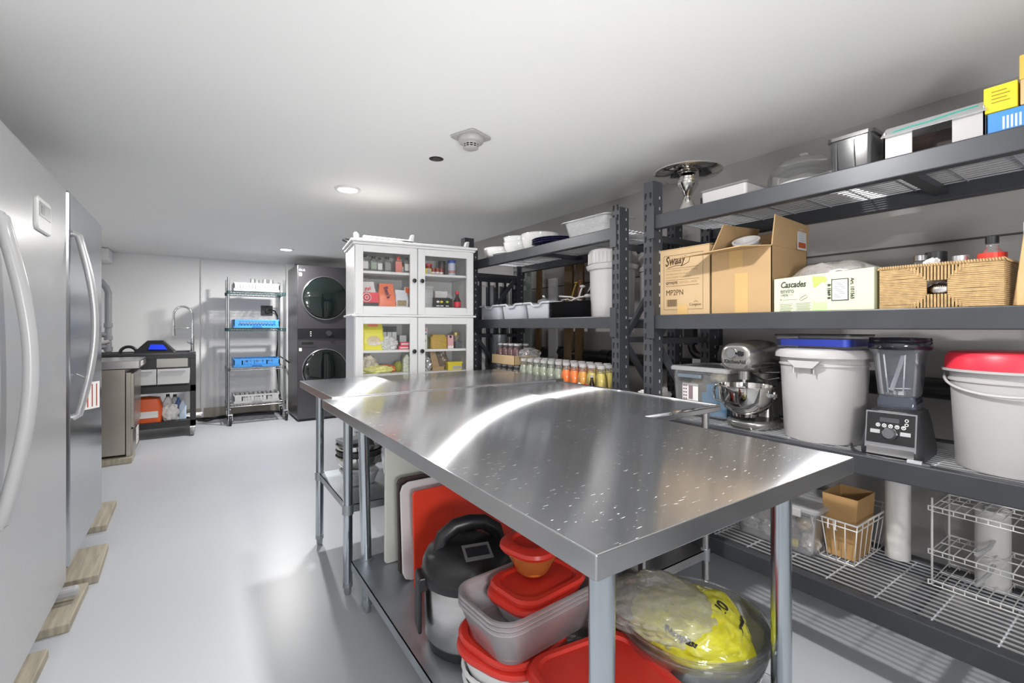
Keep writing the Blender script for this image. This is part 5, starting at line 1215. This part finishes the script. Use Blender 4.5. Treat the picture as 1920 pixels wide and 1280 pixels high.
# screw lid pails
def pail(lab, loc, r, h_):
    t = T('screw_lid_pail', lab, 'bucket', loc, RB, 'white screw lid pails')
    B().lathe([(0, 0), (r*.88, 0), (r*.9, .006), (r*.955, h_*.70), (r*1.04, h_*.70), (r*1.10, h_*.745), (r*1.10, h_*.76), (r*.98, h_*.765), (r*.98, h_*.8), (0, h_*.8)], 60).out('pail_body', WPL, t)
    b = B().lathe([(0, h_), (r*.90, h_), (r*.97, h_*.985), (r*1.0, h_*.95), (r*1.005, h_*.785), (r*.98, h_*.78)], 60)
    for i in range(36):
        a = 2*PI*i/36; x, y = r*1.002*math.cos(a), r*1.002*math.sin(a)
        b.bar((x, y, h_*.79), (x, y, h_*.94), .004, .006)
    b.out('screw_lid', WPL, t)
    B().lathe([(r*.935, .06), (r*.955, .30*h_/.42)], 8).add([], []); return t
t = pail('tall white pail with ribbed screw lid in front of the black upright', (2.03, 1.935, S3+.002), .138, .40)
b = B()
for k in range(14):
    z = .12+k*.012; b.add([(.1265*math.cos(R(a)), .1265*math.sin(R(a)), z+q) for a, q in ((-28, 0), (-20, 0), (-20, .006), (-28, .006))], [(0, 1, 2, 3)])
b.out('printed_text', mat('ink_grey', (.16, .16, .15), .6), t)
pail('second white screw lid pail partly behind the first', (2.225, 1.79, S3+.002), .085, .385)
# ---------------------------------------------------------------- third level: drinks
t = T('drink_dispenser', 'tall clear drink dispenser at the left end behind the jars', 'dispenser', (2.06, 3.215, S2+.002))
B().lathe([(0, 0), (.075, 0), (.078, .02), (.03, .03), (.03, .045), (.062, .05), (.062, .05)], 30).out('pedestal', CHR, t)
B().lathe([(.062, .05), (.064, .36), (.067, .365), (.060, .365), (.058, .056), (0, .056)], 32).out('cylinder', clear('dispenser_clear', (.45, .48, .52), .28, .06), t)
JC = clear('jar_glass', (.6, .63, .6), .08, .04)
def proto(nm, glass, drink, r=.034, h_=.118, capm=WPL, lab='', cat='bottle', lh=.014):
    t = T(nm, lab, cat, (0, 0, 0))
    B().lathe([(0, 0), (r*.9, 0), (r, .006), (r, h_*.58), (r*.9, h_*.70), (r*.60, h_*.84), (r*.56, h_*.86), (r*.56, h_*.92), (0, h_*.92)], 20).out('bottle_glass', glass, t)
    if drink: B().lathe([(0, .003), (r*.88, .004), (r*.95, .008), (r*.95, h_*.57), (r*.84, h_*.69), (r*.66, h_*.78), (0, h_*.78)], 18).out('drink', drink, t)
    B().lathe([(0, h_*.91), (r*.66, h_*.91), (r*.68, h_), (0, h_)], 18).out('bottle_cap', capm, t)
    return t
GP = 'rows of capped drink bottles on the third level'
drinks = {
 'pale green': clear('drink_pale', (.62, .68, .52), .55, .1), 'orange': mat('drink_orange', (.90, .22, .005), .2), 'pink': mat('drink_pink', (.75, .16, .16), .2),
 'yellow': mat('drink_yellow', (.62, .50, .10), .2), 'amber': mat('drink_amber', (.72, .34, .03), .2)}
H1 = .205
protos = {}
cols = ['pale green']*6+['orange', 'pink', 'amber', 'yellow', 'yellow']
for c in range(11):
    for r_ in range(3):
        k = cols[c]
        if c == 6 and r_ == 2: k = 'pink'
        if c == 7 and r_ == 0: k = 'orange'
        lb = '%s drink bottle with white cap, %s column from the left, %s row' % (k, ORD[c], ['front', 'middle', 'back'][r_])
        loc = (1.915+r_*.075, 2.665-c*.0755+r_*.012, S2+.002)
        if k not in protos:
            p = proto('drink_bottle', JC, drinks[k], .035, H1, WPL); tag(p, lb, 'bottle', GP); p.location = loc; protos[k] = p
        else: dup(protos[k], loc, lb, group=GP)
# shrink wrapped berry drinks: loose layer below, open carton above
for c in range(4):
    for r_ in range(2):
        lb = 'small wrapped bottle under the carton, %s from the left in the %s row' % (ORD[c], ['front', 'back'][r_])
        loc = (1.935+r_*.075, 3.02-c*.078, S2+.002)
        if 'low' not in protos:
            p = proto('small_bottle', JC, clear('drink_clearmauve', (.40, .34, .36), .3, .1), .034, .148, WPL); tag(p, lb, 'bottle', 'small bottles under the open carton'); p.location = loc; protos['low'] = p
        else: dup(protos['low'], loc, lb)
t = T('bottle_carton', 'open brown cardboard tray of bottles stacked on other bottles', 'box', (1.995, 2.905, S2+.151), RB)
hw, hd = .155, .105
B().box(-hw, hw, -hd, -hd+.003, 0, .07).box(-hw, hw, hd-.003, hd, 0, .07).box(-hw, -hw+.003, -hd, hd, 0, .07).box(hw-.003, hw, -hd, hd, 0, .07).box(-hw, hw, -hd, hd, 0, .003).out('tray_walls', CARD2, t)
tag(crumple(.05, .08, .05, 91, .3).out('shrink_wrap', CL, None, (2.0, 2.72, S2+.19), RB), 'torn clear shrink wrap at the right end of the bottle carton', 'wrap')
for c in range(4):
    for r_ in range(2):
        lb = 'dark red drink bottle in the cardboard tray, %s from the left in the %s row' % (ORD[c], ['front', 'back'][r_])
        loc = (1.945+r_*.08, 3.015-c*.073, S2+.155)
        if 'red' not in protos:
            p = proto('berry_bottle', JC, mat('drink_berry', (.12, .02, .03), .25), .034, .15, WPL); tag(p, lb, 'bottle', 'dark red bottles in the cardboard tray'); p.location = loc; protos['red'] = p
        else: dup(protos['red'], loc, lb)
# bits in front of the bottles
for i, (y, m, lb) in enumerate(((2.035, PAP, 'crumpled white wrapper in front of the orange bottles'), (1.985, RED, 'small red packet in front of the amber bottles'), (1.60, PAP, 'crumpled white bag between the two racks'), (1.635, RED, 'red printed packet between the two racks'))):
    if i < 2: tag(crumple(.018, .028, .055, 95+i, .4, 3, 3).out('wrapper', m, None, (1.862, y, S2+.002)), lb, 'wrapper')
t = T('cola_bottle', 'dark cola bottle in front of the yellow drinks', 'bottle', (1.868, 1.938, S2+.002))
B().lathe([(0, 0), (.016, 0), (.017, .09), (.008, .125), (.008, .14), (0, .14)], 16).out('bottle_glass', mat('cola', (.02, .008, .005), .12), t); B().cyl(0, 0, .138, .15, .0095, 12).out('bottle_cap', WPL, t)
# floor standing carton between racks
t = T('tall_carton', 'tall white carton on the floor between the racks with rags on top', 'box', (2.0, 1.605, 0))
B().box(-.13, .13, -.07, .07, 0, .80).out('carton_body', WPL, t, bevel=.004)
tag(crumple(.10, .055, .05, 97, .4, 3).out('white_bag', PAP, None, (2.0, 1.605, .8005)), 'crumpled white and red bag on the carton between the racks', 'bag')

# behind the farther rack: dark slatted frame, boards, and brown strips on the wall
t = T('slatted_frame', 'black slatted metal frame standing behind the farther rack', 'frame', (1.93, 3.47, 0))
B().box(-.09, -.005, -.07, .0, 0, 1.945).out('corner_post', RK, t)
for i in range(6): B().box(i*.085, i*.085+.028, 0, .03, .02, 1.66).out('slat', RK, t)
B().box(0, .453, .005, .025, 1.60, 1.64).box(0, .453, .005, .025, .5, .54).box(0, .453, 0, .03, 0, .02).out('cross_rail', RK, t)
for i, (x, w0, m, lb) in enumerate(((1.93, .09, WH, 'left white board standing behind the black slatted frame'), (2.045, .10, WH, 'second white board behind the black slatted frame'), (2.17, .10, GRY, 'grey board behind the black slatted frame'), (2.30, .10, mat('board_grey', (.25, .25, .25), .5), 'darker grey board at the right behind the slatted frame'))):
    tag(B().box(0, w0, 0, .02, 0, 1.58).out('leaning_board', m, None, (x, 3.52+.03*(i % 2), 0), (R(-1.5), 0, 0)), lb, 'board')
BR = mat('brown_strip', (.13, .075, .03), .6, var=.45, vscale=9, stretch=(1, 30, .8))
for i, (y, w0, x, lb) in enumerate(((3.13, .06, 2.40, 'narrow brown plank leaning on the wall, farthest of three'), (2.73, .09, 2.40, 'brown plank leaning on the wall behind the black trays'), (2.61, .08, 2.40, 'brown plank on the wall nearest the white pails'))):
    tag(B().box(0, .02, 0, w0, 0, 1.75).out('brown_plank', BR, None, (x+.0, y, 0), (0, R(.7), 0)), lb, 'plank')
tag(B().box(0, .015, 0, .13, 0, 1.7).out('leaning_board', mat('panel_green', (.24, .29, .26), .5), None, (2.40, 3.25, 0)), 'grey green panel leaning on the wall beside the slatted frame', 'panel')
tag(B().box(0, .02, 0, .10, 0, 1.60).out('white_plank', WPL, None, (2.40, 2.90, 0)), 'white plank between the brown planks on the wall', 'plank')

# ================================================================ NEAR WORKTABLE: THINGS ON THE LOWER SHELF
U = .2315
def cboard(lab, x0, y0, w_, h_, th, m, lean, yaw=0, c=.02, z=U):
    o = B().prism([(c, 0), (w_-c, 0), (w_-c*.3, c*.3), (w_, c), (w_, h_-c), (w_-c*.3, h_-c*.3), (w_-c, h_), (c, h_), (c*.3, h_-c*.3), (0, h_-c), (0, c), (c*.3, c*.3)], 0, th).out('cutting_board', m, None, (x0, y0, z), (lean, 0, yaw), bevel=.003)
    return tag(o, lab, 'cutting board', 'cutting boards under the worktable')
cboard('large thick white cutting board standing farthest back', .640, 1.865, .42, .50, .018, mat('board_white', (.70, .70, .64), .5), R(1), c=.012)
cboard('dark brown cutting board between the two white boards', .655, 1.745, .40, .375, .014, mat('board_dark', (.055, .035, .03), .5), R(-3), c=.02)
cboard('white rounded cutting board leaning behind the red board', .650, 1.690, .40, .37, .010, mat('board_white2', (.74, .72, .73), .4), R(-5), c=.035)
cboard('bright red cutting board behind the pressure cooker', .665, 1.615, .44, .36, .010, mat('board_red', (.80, .05, .02), .4), R(-3), c=.012)
tag(B().tube([(0, 0, 0), (.012, 0, .075), (.02, 0, .10), (.028, 0, .075), (.05, 0, -.01)], .0012, 6).out('hanging_cord', WWIRE, None, (.80, 1.44, .60)), 'thin white cord loop above the pressure cooker', 'cord')

# pressure cooker
t = T('pressure_cooker', 'steel electric pressure cooker with domed black lid', 'pressure cooker', (.712, 1.285, U), R(-14))
B().lathe([(0, 0), (.125, 0), (.130, .012), (.128, .03), (.0, .03)], 48).out('base_ring', BLK, t)
B().lathe([(.128, .025), (.138, .04), (.140, .20), (.138, .205), (0, .205)], 64).out('steel_body', SS, t)
B().lathe([(.138, .198), (.148, .202), (.150, .225), (.146, .232), (.0, .232)], 64).out('rim_collar', BLK, t)
B().lathe([(.147, .232), (.146, .25), (.132, .280), (.10, .300), (.05, .312), (0, .314)], 64).out('lid', mat('lid_black', (.012, .012, .013), .3), t)
B().tube([(-.095, 0, .285), (-.085, 0, .325), (-.045, 0, .352), (0, 0, .358), (.045, 0, .352), (.085, 0, .325), (.095, 0, .285)], .023, 14).out('lid_handle', BLK, t)
B().cyl(.0, .075, .29, .325, .024, 18).cyl(.035, .09, .285, .33, .014, 14).out('steam_valve', BLK, t)
q = B().box(-.042, .042, -.03, .03, 0, .003).xf(Matrix.Translation((-.0, -.088, .303)) @ Matrix.Rotation(R(20), 4, 'X')).out('lid_badge', mat('badge_silver', (.25, .26, .25), .25, .5), t)
B().box(-.034, .034, -.018, .018, .003, .0036).xf(Matrix.Translation((-.0, -.088, .303)) @ Matrix.Rotation(R(20), 4, 'X')).out('badge_window', mat('badge_dark', (.02, .02, .025), .2), q)
for sx in (-1, 1):
    B().box(sx*.15-.014, sx*.15+.014, -.035, .035, .185, .225).box(sx*.160-.006, sx*.160+.006, -.035, .035, .06, .22).out('side_handle', BLK, t, bevel=.005)
B().box(-.05, .05, -.156, -.138, .15, .215).out('condensation_cup', BLK, t, bevel=.006)

# containers with red lids: each container is a thing, its lid a part
def rtub(lab, loc, r, h_, rot=0, sq=.55, lidm=RED, body=CLM, lid=True, lh=.018, hx=1.0, taper=.82, name='food_container', cat='container', group=None, tilt=None):
    t = T(name, lab, cat, loc, tilt or rot, group)
    B().loft(bin_rings(r*hx, r, h_, r*sq, taper=taper, wt=.002, rim=.004)).out('container_body', body, t)
    if lid: B().loft([(r*hx+.006, r+.006, r*sq, h_-.006), (r*hx+.010, r+.010, r*sq, h_+.002), (r*hx+.008, r+.008, r*sq, h_+lh*.6), (r*hx-.004, r-.004, r*sq, h_+lh), (r*hx-.014, r-.014, r*sq, h_+lh), (r*hx-.018, r-.018, r*sq, h_+lh*.45), (.02, .02, .01, h_+lh*.45)]).out('lid', lidm, t)
    return t
def rlid(lab, loc, rx, ry, c, rot, tilt=(0, 0), m=RED):
    o = B().loft([(rx, ry, c, 0), (rx+.003, ry+.003, c, .010), (rx-.002, ry-.002, c, .016), (rx-.014, ry-.014, c, .016), (rx-.018, ry-.018, c, .009), (.03, .03, .02, .010)]).out('container_lid', m, None, loc, (tilt[0], tilt[1], rot))
    return tag(o, lab, 'lid', 'loose red container lids')
LG = 'red lidded food containers under the worktable'
# left pile
rtub('white container with red lid at the bottom of the left pile', (.680, 1.000, U), .116, .085, R(20), .8, group=LG, lid=False, body=mat('cont_white', (.72, .72, .72), .35))
rtub('second white container nested in the left pile', (.680, 1.000, U+.028), .118, .085, R(20), .8, group=LG, lid=False, body=MC['cont_white'])
rtub('third white container of the left pile, closed with a red lid', (.680, 1.000, U+.056), .120, .10, R(20), .8, group=LG, body=MC['cont_white'])
rlid('round red lid lying on the white container of the left pile', (.682, .998, U+.176), .124, .124, .09, R(12))
BASE = U+.203
for i, lb in enumerate(('lowest', 'middle', 'topmost')):
    rtub('clear rectangular container, %s of three nested beside the cooker' % lb, (.705, .955, BASE+i*.011), .105, .095, R(4), .5, hx=1.6, lid=False, group='nested clear rectangular containers', taper=.84, body=clear('cont_clear', (.75, .70, .72), .24, .2))
rtub('small clear container with red lid inside the nested clear ones', (.725, .965, BASE+.034), .078, .055, R(10), .7, hx=1.35, group=LG)
rlid('rounded red lid lying on top of the nested containers', (.735, .960, BASE+.106), .115, .082, .05, R(6))
t = rtub('small bowl of orange sauce under a red lid, topmost of the pile', (.735, .985, BASE+.124), .068, .068, R(15), .8, group=LG, taper=.62, body=clear('cont_orange', (.85, .32, .08), .45, .1))
B().loft([(.040, .040, .032, .006), (.054, .054, .044, .045), (.01, .01, .008, .046)]).out('sauce', mat('sauce_orange', (.72, .20, .03), .4), t)
# near pile: large red tub and lids
RT = mat('tub_red', (.60, .03, .02), .3)
rtub('large clear container under the big red lid nearest the camera', (.742, .722, U), .130, .165, R(-10), .45, lid=False, group=LG)
rlid('big square red lid on the container nearest the camera', (.742, .722, U+.167), .142, .142, .05, R(-10))
rlid('second big red lid stacked on the near container', (.744, .720, U+.184), .140, .140, .05, R(-8))
rtub('small black tub at the shelf edge beside the near container', (.600, .800, U), .028, .035, 0, .9, lid=False, body=BLK)
# clear bowls with the yellow bag
for i, (r, h_) in enumerate(((.150, .075), (.152, .078), (.155, .082))):
    tag(B().lathe(bowl_prof(r, h_, .35, .0015), 52).out('steel_bowl', MIR, None, (1.055, .735, U+i*.022)), ['lowest', 'middle', 'topmost'][i]+' steel mixing bowl under the clear bowls at the table end', 'bowl', 'nested steel bowls')
CB = U+.125+.004
for i in range(2):
    tag(B().lathe(bowl_prof(.180, .115, .45, .003, .006), 64).out('clear_bowl', clear('bowl_clear', (.80, .84, .85), .03, .04), None, (1.045, .725, U+.105+i*.018), (0, 0, 0)), ['lower', 'upper'][i]+' large clear plastic bowl holding the yellow bag', 'bowl', 'large clear bowls')
tag(B().lathe(bowl_prof(.15, .12, .45, .003, .006), 56).out('clear_bowl', MC['bowl_clear'], None, (.965, 1.00, U+.10), (R(-8), 0, 0)), 'clear round bowl behind the one holding the yellow bag', 'bowl', 'large clear bowls')
tag(B().lathe(bowl_prof(.14, .09, .4, .0015), 48).out('steel_bowl', MIR, None, (.965, 1.00, U)), 'steel bowl under the rear clear bowl', 'bowl', 'nested steel bowls')
t = T('yellow_bag', 'yellow translucent bag printed 10 lying in the clear bowl', 'bag', (1.045, .725, U+.145), R(-20))
YBG = clear('bag_yellow_clear', (.78, .74, .03), .82, .15)
yb = crumple(.145, .135, .078, 103, .16, 1.2, 5).out('bag_body', YBG, t)
tag(crumple(.135, .130, .055, 108, .18, 1.3, 5).out('clear_bag', clear('bag_thin', (.80, .79, .75), .32, .14), None, (1.00, .785, U+.205), R(20)), 'clear crumpled plastic bag lying over the yellow bag', 'bag')
from mathutils.bvhtree import BVHTree
bv = BVHTree.FromPolygons([v.co.copy() for v in yb.data.vertices], [tuple(p.vertices) for p in yb.data.polygons])
def on_bag(s_, size, x, y, ang, bold, d=(0, 0, -1)):
    """lay lettering on the bag's surface, turned by ang about the surface normal"""
    h_, n_, _, _ = bv.ray_cast(Vector((x, y, .05))-Vector(d)*.4, Vector(d))
    e_ = Vector((math.cos(ang), math.sin(ang), 0)); e_ = (e_-n_*e_.dot(n_)).normalized(); f_ = n_.cross(e_)
    o = text(s_, size, BINK, t, (0, 0, 0), (0, 0, 0), bold=bold)
    xs = [v.co.x for v in o.data.vertices]; mx = (min(xs)+max(xs))/2
    M = Matrix.Translation(h_+n_*.002) @ Matrix((e_, f_, n_)).transposed().to_4x4()
    for v in o.data.vertices:
        w_ = M @ Vector((v.co.x-mx, v.co.y, 0)); hh_, nn_, _, _ = bv.find_nearest(w_); v.co = hh_+nn_*(.0015+v.co.z)
on_bag('10', .042, .070, -.045, R(35), .0012); on_bag('possibles', .018, .100, -.065, R(35), .0008); on_bag('compass', .024, -.085, -.080, R(-62), .0009)
tag(B().tube([(.0, 0, .0), (.03, .0, .03), (.05, -.03, .02), (.04, -.07, .01), (.0, -.08, -.01)], .003, 8).out('wire_loop', CHR, None, (1.165, .62, U+.06)), 'thin steel wire handle beside the stacked bowls', 'handle')

# bowls and tub under the far worktable
V = .4015
for i in range(3):
    tag(B().lathe(bowl_prof(.112, .07, .4, .0015), 44).out('steel_bowl', [MIR, mat('bowl_darkrim', (.08, .08, .08), .3, .5), MIR][i], None, (.700, 2.44, V+.075+i*.028)), ['lowest', 'middle dark rimmed', 'topmost'][i]+' nested bowl on the far worktable shelf', 'bowl', 'bowls under the far worktable')
rtub('milky tub supporting the nested bowls under the far worktable', (.700, 2.44, V), .085, .068, 0, .5, lid=False)
tag(B().box(-.07, .05, -.05, .05, 0, .02).out('grey_tray', GRY, None, (.675, 2.47, V+.204), R(8), bevel=.003), 'small dark grey tray lying on the nested bowls', 'tray')
rtub('large translucent white tub beside the bowls under the far worktable', (.96, 2.42, V), .125, .235, 0, .3, hx=1.1, lid=False, body=clear('tub_milk', (.72, .74, .72), .6, .3))
